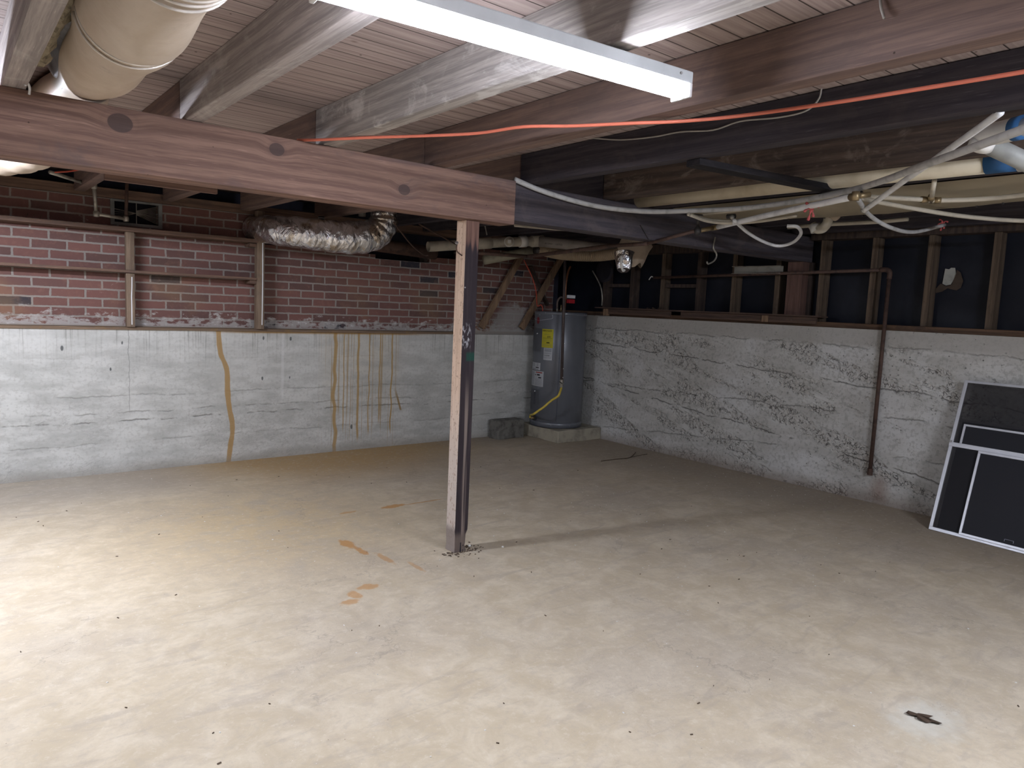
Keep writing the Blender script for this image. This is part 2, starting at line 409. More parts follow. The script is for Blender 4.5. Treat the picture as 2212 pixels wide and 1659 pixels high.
MT = dict(
    floor=floor_material(), left=wall_left_material(), right=wall_right_material(), brick=brick_material(), planks=planks_material(),
    tar=plain('tar_paper', (.004, .006, .014), .55, spec=.35, var=.3, scale=3, grime=(.012, .015, .026), bump=.3),
    rim=plain('shadow_blue_rim', (.035, .035, .055), .8),  # dark blue of the shadow between the joists put into the board colour
    white_metal=plain('white_enamel', (.62, .66, .70), .4, .0, .5, .05),
    pex=plain('white_plastic_pipe', (.84, .85, .87), .38, var=.04, grime=(.60, .60, .62)),
    pex_cream=plain('cream_plastic_pipe', (.56, .51, .42), .5, var=.1),
    pex_grey=plain('grey_cable_jacket', (.50, .50, .50), .6, var=.12, grime=(.34, .335, .33), scale=22, bump=.3),
    pvc=plain('aged_plastic_pipe', (.50, .46, .38), .5, var=.15, grime=(.26, .235, .20), scale=7),
    pvc_white=plain('new_white_plastic', (.74, .73, .70), .35, var=.04),
    cream=plain('cream_duct', (.60, .52, .38), .6, var=.1, scale=5),
    cream_pipe=plain('cream_painted_pipe', (.58, .51, .38), .5, var=.1, scale=6, grime=(.42, .35, .24)),
    foil=None, jacket=None,
    iron=plain('rusty_iron', (.115, .072, .058), .7, .3, .3, .2, 20, (.06, .04, .038), .3),
    galv=plain('galvanized_steel', (.42, .40, .36), .45, .6, .4, .2, 18, (.20, .18, .15), .2),
    brass=plain('brass_fitting', (.34, .26, .15), .4, .7, .4, .2),
    dark_metal=plain('dark_metal', (.07, .065, .065), .5, .5),
    heater=plain('grey_enamel', (.15, .16, .185), .32, .15, .5, .06, 3, (.13, .14, .165)),
    heater_dark=plain('dark_rim', (.05, .055, .07), .45),
    red=plain('red_enamel', (.22, .02, .03), .4),
    yellow=plain('yellow_paper', (.88, .80, .07), .6, var=.02),
    paper=plain('white_paper', (.82, .84, .88), .6, var=.02),
    ink=plain('black_ink', (.02, .02, .03), .6), redink=plain('red_ink', (.5, .06, .05), .6), greyink=plain('grey_ink', (.25, .26, .32), .6),
    hose=plain('yellow_hose', (.66, .50, .08), .45, var=.05),
    orange=plain('orange_cord', (.70, .19, .12), .5, var=.05),
    redwire=plain('red_wire', (.45, .07, .04), .5),
    ribbon=plain('red_ribbon', (.50, .10, .10), .7, var=.1),
    wire=plain('pale_wire', (.40, .38, .35), .6), copper=plain('copper', (.45, .20, .11), .35, .8),
    blue=plain('blue_tape', (.03, .12, .30), .6), alu=plain('aluminium', (.66, .68, .74), .35, .35, .5, .05),
    alu_dull=plain('dull_aluminium', (.40, .39, .40), .5, .3, .4, .1),
    block=plain('dark_block', (.17, .165, .15), .9, var=.3, scale=16, grime=(.07, .066, .06), bump=.6),
    pad=plain('pad_concrete', (.40, .365, .29), .9, var=.2, scale=10, grime=(.24, .22, .18), bump=.5),
    cloth=plain('tan_cloth', (.47, .38, .29), .85, var=.1, scale=9, bump=.4),
    jute=plain('torn_jute', (.33, .28, .20), .95, var=.3, scale=40, bump=.8),
    leaf=plain('dry_leaf', (.075, .05, .035), .7), chip=plain('wood_crumbs', (.12, .085, .06), .9, var=.3, scale=50),
    chalk=plain('white_chips', (.72, .71, .68), .8), corr=plain('corrugated_plastic', (.40, .31, .215), .55, var=.1),
    patch=plain('plaster_patch', (.42, .43, .40), .6), torn=plain('torn_paper', (.075, .055, .042), .9, scale=20),
    black=plain('black_plastic', (.02, .02, .028), .35, spec=.5), knob=plain('nail_steel', (.5, .5, .52), .35, .8))

def foil_material():
    m = M('crinkled_foil')
    v = m.noise(m.vec(m.x*16, m.y*7, m.z*7), 1.0, 4, .6, 1.4); w = m.voro(m.vec(m.x*1.6, m.y, m.z), scale=17)
    m.color(m.mix(m.noise(scale=6, detail=3).ss(.5, .62), (.80, .81, .85), (.55, .48, .40)))
    m.bump(v*.8+w*.4, .75, .03)
    return m.set(.19, .95, .5)
MT['foil'] = foil_material()
def jacket_material():
    m = M('duct_jacket')
    n = m.noise(m.vec(m.x*6, m.y*3, m.z*6), 1.0, 5, .6, .6)
    f = m.noise(m.vec(m.x*12, m.y*60, m.z*12), 1.0, 3)
    c = m.mix(n.ss(.3, .7), (.60, .51, .42), (.50, .405, .31))
    c = m.mix(m.noise(scale=7, detail=6, rough=.7).ss(.58, .72)*.5, c, (.33, .25, .19))
    m.color(c); m.bump(f*.5+n*.5, .35, .008)
    return m.set(.5, 0, .4)
MT['jacket'] = jacket_material()
def mesh_screen_material(name, op, col=(.018, .019, .026)):
    m = M(name); m.color(col); m.b.inputs['Alpha'].default_value = op
    return m.set(.6, 0, .3)
MT['screen'] = mesh_screen_material('insect_mesh', .52, (.026, .026, .032))
MT['screen_dense'] = mesh_screen_material('dark_insect_mesh', .955)

# ---------------------------------------------------------------- mesh helpers
def nb(): return bmesh.new()
def box(bm, x0, x1, y0, y1, z0, z1):
    vs_ = [bm.verts.new((x, y, z)) for z in (z0, z1) for y in (y0, y1) for x in (x0, x1)]
    for f in ((0, 2, 3, 1), (4, 5, 7, 6), (0, 1, 5, 4), (2, 6, 7, 3), (0, 4, 6, 2), (1, 3, 7, 5)):
        bm.faces.new([vs_[i] for i in f])
    return bm
def obb(bm, p, q, w, h, up=(0, 0, 1), off=(0, 0, 0)):
    """bar from p to q, w across and h along up"""
    p, q = Vector(p)+Vector(off), Vector(q)+Vector(off); d = (q-p).normalized(); up = Vector(up)
    s = d.cross(up).normalized(); t = s.cross(d)
    vs_ = [bm.verts.new(c+s*a*w/2+t*b*h/2) for c in (p, q) for b in (-1, 1) for a in (-1, 1)]
    for f in ((0, 2, 3, 1), (4, 5, 7, 6), (0, 1, 5, 4), (2, 6, 7, 3), (0, 4, 6, 2), (1, 3, 7, 5)):
        bm.faces.new([vs_[i] for i in f])
    return bm
def smooth(pts, n=6):
    pts = [Vector(p) for p in pts]
    if len(pts) < 3: return pts
    out = []
    P = [pts[0]*2-pts[1]]+pts+[pts[-1]*2-pts[-2]]
    for i in range(1, len(P)-2):
        a, b, c, d = P[i-1:i+3]
        for k in range(n):
            t = k/n
            out.append(.5*((2*b)+(c-a)*t+(2*a-5*b+4*c-d)*t*t+(3*b-a-3*c+d)*t**3))
    out.append(pts[-1]); return out
def tube(bm, pts, r, seg=12, sm=6, caps=True, rad=None, jitter=0, squash=None):
    P = smooth(pts, sm) if sm > 1 else [Vector(p) for p in pts]
    n = len(P); rings = []; ref = None
    for i, p in enumerate(P):
        d = (P[min(i+1, n-1)]-P[max(i-1, 0)]).normalized()
        if ref is None: ref = d.cross(Vector((0, 0, 1)) if abs(d.z) < .9 else Vector((0, 1, 0))).normalized()
        else: ref = (ref-d*ref.dot(d)).normalized()
        t = ref.cross(d); rr = rad(i/(n-1)) if rad else r
        ring = []
        for k in range(seg):
            a = 2*PI*k/seg; v = ref*math.cos(a)+t*math.sin(a)
            if squash: v = Vector((v.x*squash(i/(n-1))[0], v.y, v.z*squash(i/(n-1))[1]))
            j = 1+jitter*mnoise.noise((p+v*.1)*9) if jitter else 1
            ring.append(bm.verts.new(p+v*rr*j))
        rings.append(ring)
    for a, b in zip(rings, rings[1:]):
        for k in range(seg): bm.faces.new((a[k], a[(k+1) % seg], b[(k+1) % seg], b[k]))
    if caps:
        bm.faces.new(rings[0][::-1]); bm.faces.new(rings[-1])
    return bm
def cyl(bm, p, q, r, seg=16, r2=None): return tube(bm, [p, q], r, seg, 1, rad=(lambda t: r+(r2-r)*t) if r2 else None)
def lathe(bm, c, prof, seg=48):
    c = Vector(c); rings = []
    for r, z in prof:
        rings.append([bm.verts.new(c+Vector((r*math.cos(2*PI*k/seg), r*math.sin(2*PI*k/seg), z))) for k in range(seg)])
    for a, b in zip(rings, rings[1:]):
        for k in range(seg): bm.faces.new((a[k], a[(k+1) % seg], b[(k+1) % seg], b[k]))
    bm.faces.new(rings[0][::-1]); bm.faces.new(rings[-1])
    return bm
def rag(bm, seed=0, amt=.004, freq=9):
    for v in bm.verts:
        q = v.co*freq+Vector((seed, seed*2.3, 0))
        v.co += Vector((mnoise.noise(q), mnoise.noise(q+Vector((9, 0, 0))), mnoise.noise(q+Vector((0, 9, 0)))))*amt
    return bm
def subdiv(bm, n):
    bmesh.ops.subdivide_edges(bm, edges=bm.edges[:], cuts=n, use_grid_fill=True); return bm

ORG = {}
def obj(name, bm, mat, parent=None, bevel=0, smooth_=False, label=None):
    bmesh.ops.recalc_face_normals(bm, faces=bm.faces[:])
    co = [v.co for v in bm.verts]
    lo = Vector([min(c[i] for c in co) for i in range(3)]); hi = Vector([max(c[i] for c in co) for i in range(3)])
    o0 = Vector(((lo.x+hi.x)/2, (lo.y+hi.y)/2, lo.z))
    bmesh.ops.translate(bm, verts=bm.verts[:], vec=-o0)
    me = bpy.data.meshes.new(name); bm.to_mesh(me); bm.free()
    if smooth_:
        for p in me.polygons: p.use_smooth = True
    me.materials.append(mat)
    o = bpy.data.objects.new(name, me); C.objects.link(o)
    ORG[o.name] = o0.copy()
    if parent is not None:
        o.parent = parent; o.location = o0-ORG[parent.name]
    else: o.location = o0
    if bevel:
        b = o.modifiers.new('bevel', 'BEVEL'); b.width = bevel; b.segments = 2; b.limit_method = 'ANGLE'
    if label: o['label'] = label
    return o
def thing(name, label, cat, loc, group=None):
    o = bpy.data.objects.new(name, None); C.objects.link(o); o.empty_display_size = .05
    o.location = loc; ORG[o.name] = Vector(loc)
    o['label'] = label; o['category'] = cat
    if group: o['group'] = group
    return o
def tag(o, label, cat, group=None, kind=None):
    o['label'] = label; o['category'] = cat
    if group: o['group'] = group
    if kind: o['kind'] = kind
    return o
def struct(name, bm, mat, label=None):
    o = obj(name, bm, mat); o['kind'] = 'structure'
    if label: o['label'] = label
    return o

# ================================================================ large structure
struct('floor', box(nb(), -3.2, 5.9, -3.2, 6.4, -.12, 0), MT['floor'])
struct('ceiling', box(nb(), -3.2, 5.95, -3.2, 6.6, 2.272, 2.32), MT['planks'])
LW = box(nb(), -3.2, 5.7, 6.1, 6.5, 0, 1.10)
struct('wall_left', LW, MT['left'])
# brick course wall with its openings (x range, bottom, top)
YB = 6.20
def brick_piece(bm, x0, x1, z0, z1): box(bm, x0, x1, YB, YB+.2, z0, z1)
bw = nb()
for (x0, x1, z0, z1) in ((-3.2, 1.06, 1.1, 2.078), (1.06, 1.42, 1.1, 1.885), (1.42, 2.13, 1.1, 2.078), (2.13, 3.28, 1.1, 1.838),
                         (3.28, 3.88, 1.1, 1.80), (3.88, 4.3, 1.1, 1.86), (4.3, 5.56, 1.1, 2.0)):
    brick_piece(bw, x0, x1, z0, z1)
struct('wall_left.001', bw, MT['brick'])
struct('wall_right', box(nb(), 5.7, 6.05, -3.2, 6.5, 0, 1.35), MT['right'])
tp = box(nb(), 5.872, 5.90, -3.2, 6.6, 1.35, 2.27); struct('wall_right.001', tp, MT['tar'])
struct('wall_back', box(nb(), -3.4, 6.05, -3.4, -3.2, 0, 2.32), MT['right'])
struct('wall_side', box(nb(), -3.4, -3.2, -3.2, 6.6, 0, 2.32), MT['right'])
struct('trim_1', box(nb(), -3.2, 5.9, 6.47, 6.50, 1.1, 2.27), MT['rim'])
struct('trim_2', rag(subdiv(box(nb(), -3.2, 4.35, 6.085, 6.20, 1.10, 1.122), 1), 3, .002), wood('ledge_board', (.24, .17, .115), (.14, .10, .075), 'x', (.28, .17, .06), .5))

# ================================================================ lamps
def strip_light(p, q, name, label, strength, mname):
    p, q = Vector(p), Vector(q); d = (q-p).normalized(); s = d.cross(Vector((0, 0, 1)))
    t = thing(name, label, 'lamp', (p+q)/2)
    obj('housing', obb(nb(), p, q, .074, .034, off=(0, 0, .052)), MT['white_metal'], t, .004)
    bm = nb(); n = 12; rows = []                                    # rounded diffuser
    for e in (p+d*.012, q-d*.012):
        rows.append([bm.verts.new(e+s*(.033*math.cos(PI*k/n))+Vector((0, 0, .034-.036*math.sin(PI*k/n)))) for k in range(n+1)])
    for k in range(n): bm.faces.new((rows[0][k], rows[0][k+1], rows[1][k+1], rows[1][k]))
    bm.faces.new(rows[0]); bm.faces.new(rows[1][::-1]); bm.faces.new((rows[0][0], rows[1][0], rows[1][n], rows[0][n]))
    obj('diffuser', bm, emit(mname, LAMP_COLOR, strength), t, smooth_=False)
    for e, sg in ((p, 1), (q, -1)):
        obj('end_cap', obb(nb(), e, e+d*.012*sg, .074, .040, off=(0, 0, .018)), MT['pex'], t, .003)
    obj('screw', cyl(nb(), q-d*.05+s*.036+Vector((0, 0, .055)), q-d*.05+s*.040+Vector((0, 0, .055)), .004, 8), MT['knob'], t)
    obj('cord_stub', tube(nb(), [p+d*.03+Vector((0, 0, .06)), p+d*.03+Vector((0, 0, .12)), p+d*.035+Vector((0, 0, .16)), p+d*.035+Vector((0, 0, .25))], .004, 8), MT['wire'], t)
    return t
strip_light((.635, 1.494, 2.020), (1.715, 1.395, 2.020), 'strip_light', 'lit white linear strip light hung under the joists near the camera', LAMP_STRENGTH, 'lamp_glow')
strip_light((-.95, 3.84, 1.985), (.20, 3.84, 1.985), 'strip_light', 'lit linear strip light behind the brown beam at the far left', LAMP2_STRENGTH, 'lamp_glow_2')

strip_light((2.0, -1.0, 1.985), (3.2, -1.0, 1.985), 'strip_light', 'added unseen fill light, strip shaped, behind the viewpoint toward the right wall', FILL_STRENGTH, 'fill_glow')  # unseen lamp added behind the viewpoint as broad fill
# ================================================================ beams, joists, post
bm = box(nb(), -3.2, 2.552, 3.20, 3.34, 1.858, 2.098)
b1 = obj('support_beam', bm, W_BEAM, None, .004); tag(b1, 'reddish brown beam with three round knots resting on the post', 'beam')
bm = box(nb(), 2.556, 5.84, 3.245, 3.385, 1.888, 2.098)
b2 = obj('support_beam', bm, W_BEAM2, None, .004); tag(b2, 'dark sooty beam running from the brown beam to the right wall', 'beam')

bm = nb()
prof = [(.0, .004), (.035, -.006), (.05, -.004), (.10, -.002), (.125, .006), (.16, .0), (1.0, .0), (1.857, .0)]
rings = []
for z, e in prof:
    x0, x1, y0, y1 = 2.257-e*.3, 2.346+e*1.4-(.010 if z < .13 else 0), 3.247, 3.336
    rings.append([bm.verts.new(Vector((x, y, z))) for x, y in ((x0, y0), (x1, y0), (x1, y1), (x0, y1))])
for a, b in zip(rings, rings[1:]):
    for k in range(4): bm.faces.new((a[k], a[(k+1) % 4], b[(k+1) % 4], b[k]))
bm.faces.new(rings[0][::-1]); bm.faces.new(rings[-1])
post = thing('wooden_post', 'square wooden post half painted black carrying the brown beam', 'post', (2.30, 3.29, 0))
obj('shaft', bm, W_POST, post, .003)
obj('crack', rag(subdiv(box(nb(), 2.296, 2.303, 3.2455, 3.2475, .0, .055), 2), 1, .004, 40), MT['ink'], post, label='dark split at the foot of the post')
obj('crack', rag(subdiv(box(nb(), 2.312, 2.317, 3.2455, 3.2475, .005, .042), 2), 2, .004, 40), MT['ink'], post, label='dark split at the foot of the post')
n0 = Vector((2.257, 3.28, 1.66))
nail = obj('bent_nail', tube(nb(), [n0+Vector((.02, 0, 0)), n0+Vector((-.03, -.01, .02)), n0+Vector((-.055, -.03, .035)), n0+Vector((-.075, -.06, .065))], .004, 8), MT['iron'], post, smooth_=True)
obj('nail_head', cyl(nb(), n0+Vector((-.075, -.06, .065)), n0+Vector((-.078, -.063, .069)), .009, 12), MT['knob'], nail)
obj('screw', cyl(nb(), (2.263, 3.249, 1.495), (2.263, 3.242, 1.495), .004, 8), MT['knob'], post)

ZJ0, ZJ1 = 2.100, 2.2715
JO = [(-1.62, -1.55, W_GREY, 'weathered joist furthest left, outside the picture edge'),
      (-1.0, -.93, W_GREY, 'weathered joist left of the picture edge'),
      (-.39, -.32, W_GREY, 'weathered joist just left of the picture edge'),
      (.213, .285, W_GREY, 'grey ceiling joist just left of the wrapped duct'),
      (.825, .893, W_GREY, 'grey ceiling joist to the right of the wrapped duct'),
      (1.418, 1.490, W_WHITED, 'whitish stained ceiling joist crossing behind the strip light middle'),
      (2.010, 2.090, W_BROWN, 'brown ceiling joist right beyond the end of the strip light'),
      (2.655, 2.730, W_DARKJ, 'sooty black joist with the thin grey wire along its side'),
      (3.335, 3.410, W_BLOTCH, 'dark joist with pale plaster spots beside the cream pipe'),
      (3.770, 3.835, W_DARKJ, 'dark joist between the cream pipe and the cream boxed duct'),
      (4.370, 4.435, W_DARKJ, 'dark joist right of the cream boxed duct'),
      (4.98, 5.045, W_DARKJ, 'dark joist second from the studded wall'),
      (5.55, 5.615, W_DARKJ, 'dark joist nearest to the studded wall')]
for (x0, x1, mt, lab) in JO:
    if x1 < .2 and x1 > -.5 or x0 > 0 or True:
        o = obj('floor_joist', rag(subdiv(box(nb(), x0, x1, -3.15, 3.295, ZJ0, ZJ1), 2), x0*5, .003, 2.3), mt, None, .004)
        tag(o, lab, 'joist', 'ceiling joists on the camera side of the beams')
for (x0, x1, mt, lab) in JO:
    if x0 < -.5: continue
    sh = 0.0
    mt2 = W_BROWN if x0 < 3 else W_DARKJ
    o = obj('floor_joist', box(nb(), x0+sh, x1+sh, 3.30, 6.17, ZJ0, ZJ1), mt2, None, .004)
    place = {.213: 'at the far left', .825: 'above the wall shelves', 1.418: 'above the vent', 2.010: 'left of the foil duct', 2.655: 'above the foil duct',
             3.335: 'right of the foil duct', 3.770: 'above the open pipe end', 4.370: 'above the white drain pipe', 4.98: 'above the water heater', 5.55: 'in the wall corner', -.39: 'left of the picture edge'}
    tag(o, 'brown joist section beyond the beam, %s' % place[min(place, key=lambda k: abs(k-x0))], 'joist', 'joists beyond the beams')

# sill on brick wall, top and bottom plates and studs of the right wall
tag(obj('sill_plate', rag(subdiv(box(nb(), -3.2, 5.55, 6.19, 6.34, 2.080, 2.150), 2), 4, .003), W_SHELFX, None, .003), 'brown timber plate along the top of the brick wall', 'plate')
tag(obj('sill_plate', rag(subdiv(box(nb(), 5.705, 5.865, -3.1, 6.4, 1.350, 1.392), 3), 8, .004), W_PLATE, None, .003), 'dark timber plate lying on top of the right concrete wall', 'plate')
tag(obj('top_plate', box(nb(), 5.74, 5.865, -3.1, 3.22, 2.065, 2.150), W_STUDD, None, .003), 'dark top plate over the studs right of the red post', 'plate')
tag(obj('top_plate', box(nb(), 5.74, 5.865, 3.40, 6.4, 2.005, 2.095), W_STUDD, None, .003), 'dark top plate over the studs left of the red post', 'plate')
STUDS = [(6.00, 'in the far corner behind the water heater', 0), (5.60, 'right of the red and white tag', 0), (5.205, 'beside the hanging silver strap', 0), (4.795, 'first right of the tan cloth cone', 1),
         (4.355, 'second right of the tan cloth cone', 0), (3.960, 'at the left end of the grey channel', 1), (3.520, 'at the right end of the grey channel', 1),
         (3.120, 'first right of the red post', 1), (2.700, 'second right of the red post, left of the pipe bend', 1), (2.290, 'left of the torn hole in the tar paper', 1),
         (1.865, 'right of the torn hole in the tar paper', 1), (1.44, 'beyond the right picture edge', 1)]
for (yc, lab, k) in STUDS:
    top = 2.065 if yc < 3.3 else 2.005
    if abs(yc-6.0) < .1: continue
    o = obj('wall_stud', rag(subdiv(box(nb(), 5.765, 5.868, yc-.03, yc+.016, 1.392, top), 2), yc, .003, 5), W_STUD if k else W_STUDD, None, .002)
    tag(o, 'wooden stud %s' % lab, 'stud', 'studs standing on the right concrete wall')
o = obj('wall_post', box(nb(), 5.70, 5.80, 3.245, 3.385, 1.393, 1.887), W_REDPOST, None, .004)
tag(o, 'thick reddish post on the right wall under the end of the dark beam', 'post')
o = obj('wall_post', box(nb(), 5.802, 5.868, 3.22, 3.40, 1.393, 1.887), W_STUDD, None, .003)
tag(o, 'dark backing post behind the thick reddish post', 'post')
o = obj('blocking', box(nb(), 5.78, 5.86, 4.375, 4.76, 1.665, 1.70), W_STUDD, None, .002); tag(o, 'short horizontal timber between two studs below the rusty pipe', 'timber')
o = obj('blocking', box(nb(), 5.78, 5.86, 5.24, 5.57, 1.665, 1.70), W_STUDD, None, .002); tag(o, 'short horizontal timber between studs above the water heater', 'timber')
# diagonal braces on the ledge
def brace(b, t, lab):
    o = obj('diagonal_brace', obb(nb(), b, t, .068, .040, up=(0, 1, 0)), W_BRACE, None, .003); tag(o, lab, 'brace', 'diagonal braces before the brick wall')
brace((4.50, 6.13, 1.17), (5.02, 6.08, 2.05), 'brown diagonal brace leaning right beside the post')
brace((5.06, 6.14, 1.17), (5.58, 6.08, 2.02), 'darker diagonal brace directly behind the water heater')
o = obj('diagonal_brace', obb(nb(), (5.17, 6.17, 1.86), (5.45, 6.17, 1.44), .022, .05, up=(0, 1, 0)), W_STUDD); tag(o, 'thin dark slat slanting down left to right behind the heater', 'brace')
# ================================================================ shelves on the brick wall
sh = thing('wall_shelving', 'two long plank shelves with uprights fixed before the brick wall', 'shelf', (1.1, 6.1, 1.10))
def shelf(z, x0, x1, t=.02, y0=6.03):
    obj('shelf_board', rag(subdiv(box(nb(), x0, x1, y0, 6.195, z-t, z), 3), z*3, .004, 3), W_SHELFX, sh, .002)
shelf(1.862, -1.5, 2.115, .030); shelf(1.548, -1.5, 2.105, .020)
UW = .058
obj('upright', box(nb(), 1.135, 1.135+UW, 6.055, 6.10, 1.549, 1.831), W_UPR, sh, .002)
obj('upright', box(nb(), 1.135, 1.135+UW, 6.055, 6.10, 1.123, 1.527), W_UPR, sh, .002)
obj('upright', box(nb(), 2.11, 2.172, 6.045, 6.11, 1.123, 2.098), W_UPR, sh, .002)
obj('paint_line', rag(subdiv(box(nb(), 2.150, 2.157, 6.0405, 6.0445, 1.16, 2.03), 5), 2, .006, 8), MT['paper'], sh, label='peeling white paint line down the right upright')
obj('paint_line', rag(subdiv(box(nb(), 1.168, 1.174, 6.0505, 6.0545, 1.14, 1.50), 4), 3, .005, 9), MT['paper'], sh, label='peeling white paint line down the short upright')
for z in (1.802, 1.498): obj('cleat', box(nb(), 2.055, 2.109, 6.06, 6.19, z, z+.028), W_SHELFX, sh, .002)
for k, x in enumerate((.52, .56, .60)): obj('nail', cyl(nb(), (x, 6.09, 1.862), (x+.012, 6.07, 1.896), .002, 6), MT['iron'], sh)
# ================================================================ vent with fan-like wires
v = thing('foundation_vent', 'grey metal vent with fanned wires at the top of the brick wall', 'vent', (1.24, 6.2, 1.885))
bm = nb()
for a in ((1.06, 1.42, 1.885, 1.908), (1.06, 1.42, 2.062, 2.078), (1.06, 1.088, 1.908, 2.062), (1.392, 1.42, 1.908, 2.062)):
    box(bm, a[0], a[1], 6.190, 6.215, a[2], a[3])
obj('frame', bm, plain('vent_frame', (.24, .25, .25), .7), v, .002)
bm = nb(); box(bm, 1.235, 1.239, 6.192, 6.198, 1.90, 2.07)
obj('mullion', bm, MT['galv'], v)
bm = nb()
for k in range(12):
    za = 1.915+k*.0125; cyl(bm, (1.239, 6.195, 1.990+(k-6)*.0030), (1.395, 6.195, za), .0016, 6)
cyl(bm, (1.088, 6.197, 2.005), (1.392, 6.197, 1.965), .0022, 6)
for k in range(5): cyl(bm, (1.235, 6.195, 1.985), (1.088, 6.195, 1.93+k*.018), .0013, 6)
obj('wires', bm, MT['galv'], v)
# ================================================================ galvanised pipe by the vent
g = thing('galvanized_pipe', 'old galvanized pipe with elbows stepping past the wall vent', 'pipe', (.95, 6.0, 1.90))
p0, p1, p2, p3, p4 = A(108, 372, 'y', 5.6), A(203, 402, 'y', 5.95), A(208, 462, 'y', 6.0), A(272, 473, 'y', 6.08), A(275, 418, 'y', 6.12)
for i, (a, b) in enumerate(((p0, p1), (p1, p2), (p2, p3), (p3, p4+Vector((0, 0, .12))))):
    obj('pipe_run', cyl(nb(), a, b, .0125, 12), MT['galv'] if i < 3 else MT['iron'], g, smooth_=True)
for p in (p1, p2, p3):
    obj('elbow', lathe(nb(), p-Vector((0, 0, .022)), [(.0, 0), (.017, .002), (.021, .012), (.021, .032), (.017, .042), (.0, .044)], 14), MT['galv'], g, smooth_=True)
tag(obj('red_wire', tube(nb(), [A(118, 372, 'y', 5.3), A(150, 370, 'y', 5.3), A(182, 364, 'y', 5.3), A(215, 355, 'y', 5.3)], .005, 8), MT['redwire'], smooth_=True), 'thin red wire beneath the beam beside the bright wrapped duct', 'wire')
# board nailed under joists behind beam
o = obj('wooden_strip', box(nb(), .84, 1.50, 5.06, 5.10, 2.062, 2.098), wood('strip_wood', (.30, .19, .15), (.18, .12, .1), 'x')); tag(o, 'long brown wooden strip hung below the joists before the vent', 'timber')
# ================================================================ wrapped duct on the near side
dk = thing('wrapped_duct', 'large tan wrapped round duct hanging between two grey joists', 'duct', (.45, 2.0, 1.9))
path = [(.42, -1.0, 2.12), (.42, .6, 2.12), (.425, 1.3, 2.125), (.44, 1.9, 2.145), (.465, 2.5, 2.160), (.485, 3.0, 2.178), (.487, 3.3, 2.192), (.48, 3.6, 2.185), (.45, 3.9, 2.15)]
_old = [(.42, -1.0, 2.03), (.42, 0.6, 2.035), (.42, 1.3, 2.045), (.425, 1.8, 2.06), (.435, 2.3, 2.10), (.46, 2.8, 2.15), (.485, 3.2, 2.185), (.49, 3.42, 2.185), (.46, 3.9, 2.13), (.43, 4.4, 2.085), (.40, 5.0, 2.08), (.38, 5.9, 2.10)]
def drad(t):
    y = -1+6.9*t
    r = .150
    return r
def dsq(t):
    y = -1+6.9*t   # approximate
    return 1, 1
def duct_r(y):
    t = min(1, max(0, (y-1.5)/1.8)); t = t*t*(3-2*t); k = max(0, (y-3.4)/.5)
    t2 = min(1, max(0, (y-2.3)/1.0)); t2 = t2*t2*(3-2*t2)
    t3 = min(1, max(0, (y-1.5)/.9))
    return .122+.016*t3-.030*t2+.03*k, .124+.004*t3-.044*t2+.03*k
bm = nb(); P = smooth(path, 14); seg = 40; rings = []
rn = [1.66, 1.74, 2.32, 1.05]
for i, p in enumerate(P):
    y = p.y
    rx, rz = duct_r(y)
    bul = 0
    for q in rn: bul -= .009*math.exp(-((y-q)/.02)**2)
    bul += .008*math.sin(y*9)
    ring = []
    for s_ in range(seg):
        a = 2*PI*s_/seg; e = 1+.03*mnoise.noise(Vector((math.cos(a)*1.3, math.sin(a)*1.3, y*2)))
        ring.append(bm.verts.new((p.x+(rx+bul)*math.cos(a)*e, y, min(2.268, p.z+(rz+bul)*math.sin(a)*e))))
    rings.append(ring)
for a, b in zip(rings, rings[1:]):
    for s_ in range(seg): bm.faces.new((a[s_], a[(s_+1) % seg], b[(s_+1) % seg], b[s_]))
obj('jacket', bm, MT['jacket'], dk, smooth_=True)
def at_path(y):
    for a, b in zip(P, P[1:]):
        if a.y <= y <= b.y: return a.lerp(b, (y-a.y)/(b.y-a.y))
for q in rn:
    for dd in (-.022, .022):
        p = at_path(q+dd); rx, rz = duct_r(q)
        pts = [(p.x+(rx+.003)*math.cos(a), q+dd+.006*math.sin(a*2), min(2.264, p.z+(rz+.003)*math.sin(a))) for a in [PI*(-.04)-(PI*.92)*i/24 for i in range(25)]]
        obj('wire_band', tube(nb(), pts, .0035, 8, 1), plain('band_shine', (.75, .70, .66), .3, .3) if 'band_shine' not in bpy.data.materials else bpy.data.materials['band_shine'], dk, smooth_=True)
obj('jacket', tube(nb(), [(.45, 3.85, 2.15), (.42, 4.15, 2.11), (.34, 4.42, 2.085), (.15, 4.66, 2.08), (-.3, 4.78, 2.08), (-1.6, 4.8, 2.09)], .13, 32, 8, rad=lambda t: .122+.012*math.sin(min(1, t*5)*PI*.5)+.004*math.sin(t*70)), MT['jacket'], dk, smooth_=True, label='brightly lit bend beyond the beam')
# torn jute strip and white sheet metal collar left of the duct
bm = nb(); prev = None
for i in range(60):
    y = 1.55+i*.026; x = .292-.016*mnoise.noise(Vector((y*14, 0, 0))); z = 2.14+.02*math.sin(y*3)
    w = .012+.026*mnoise.noise(Vector((y*31, 3, 0)))
    z = 2.165+.02*math.sin(y*3)+.012*mnoise.noise(Vector((y*40, 1, 0)))
    cur = [bm.verts.new((x, y, z+w)), bm.verts.new((x-.006, y+.008*mnoise.noise(Vector((y*60, 5, 0))), z-.004)), bm.verts.new((x+.028, y, z-.016+.01*mnoise.noise(Vector((y*40, 9, 0))))), bm.verts.new((x+.05, y, z+.01))]
    if prev:
        for k in range(3): bm.faces.new((prev[k], prev[k+1], cur[k+1], cur[k]))
    prev = cur
obj('torn_lining', bm, MT['jute'], dk, label='ragged torn insulation edge')
bm = nb(); prev = None
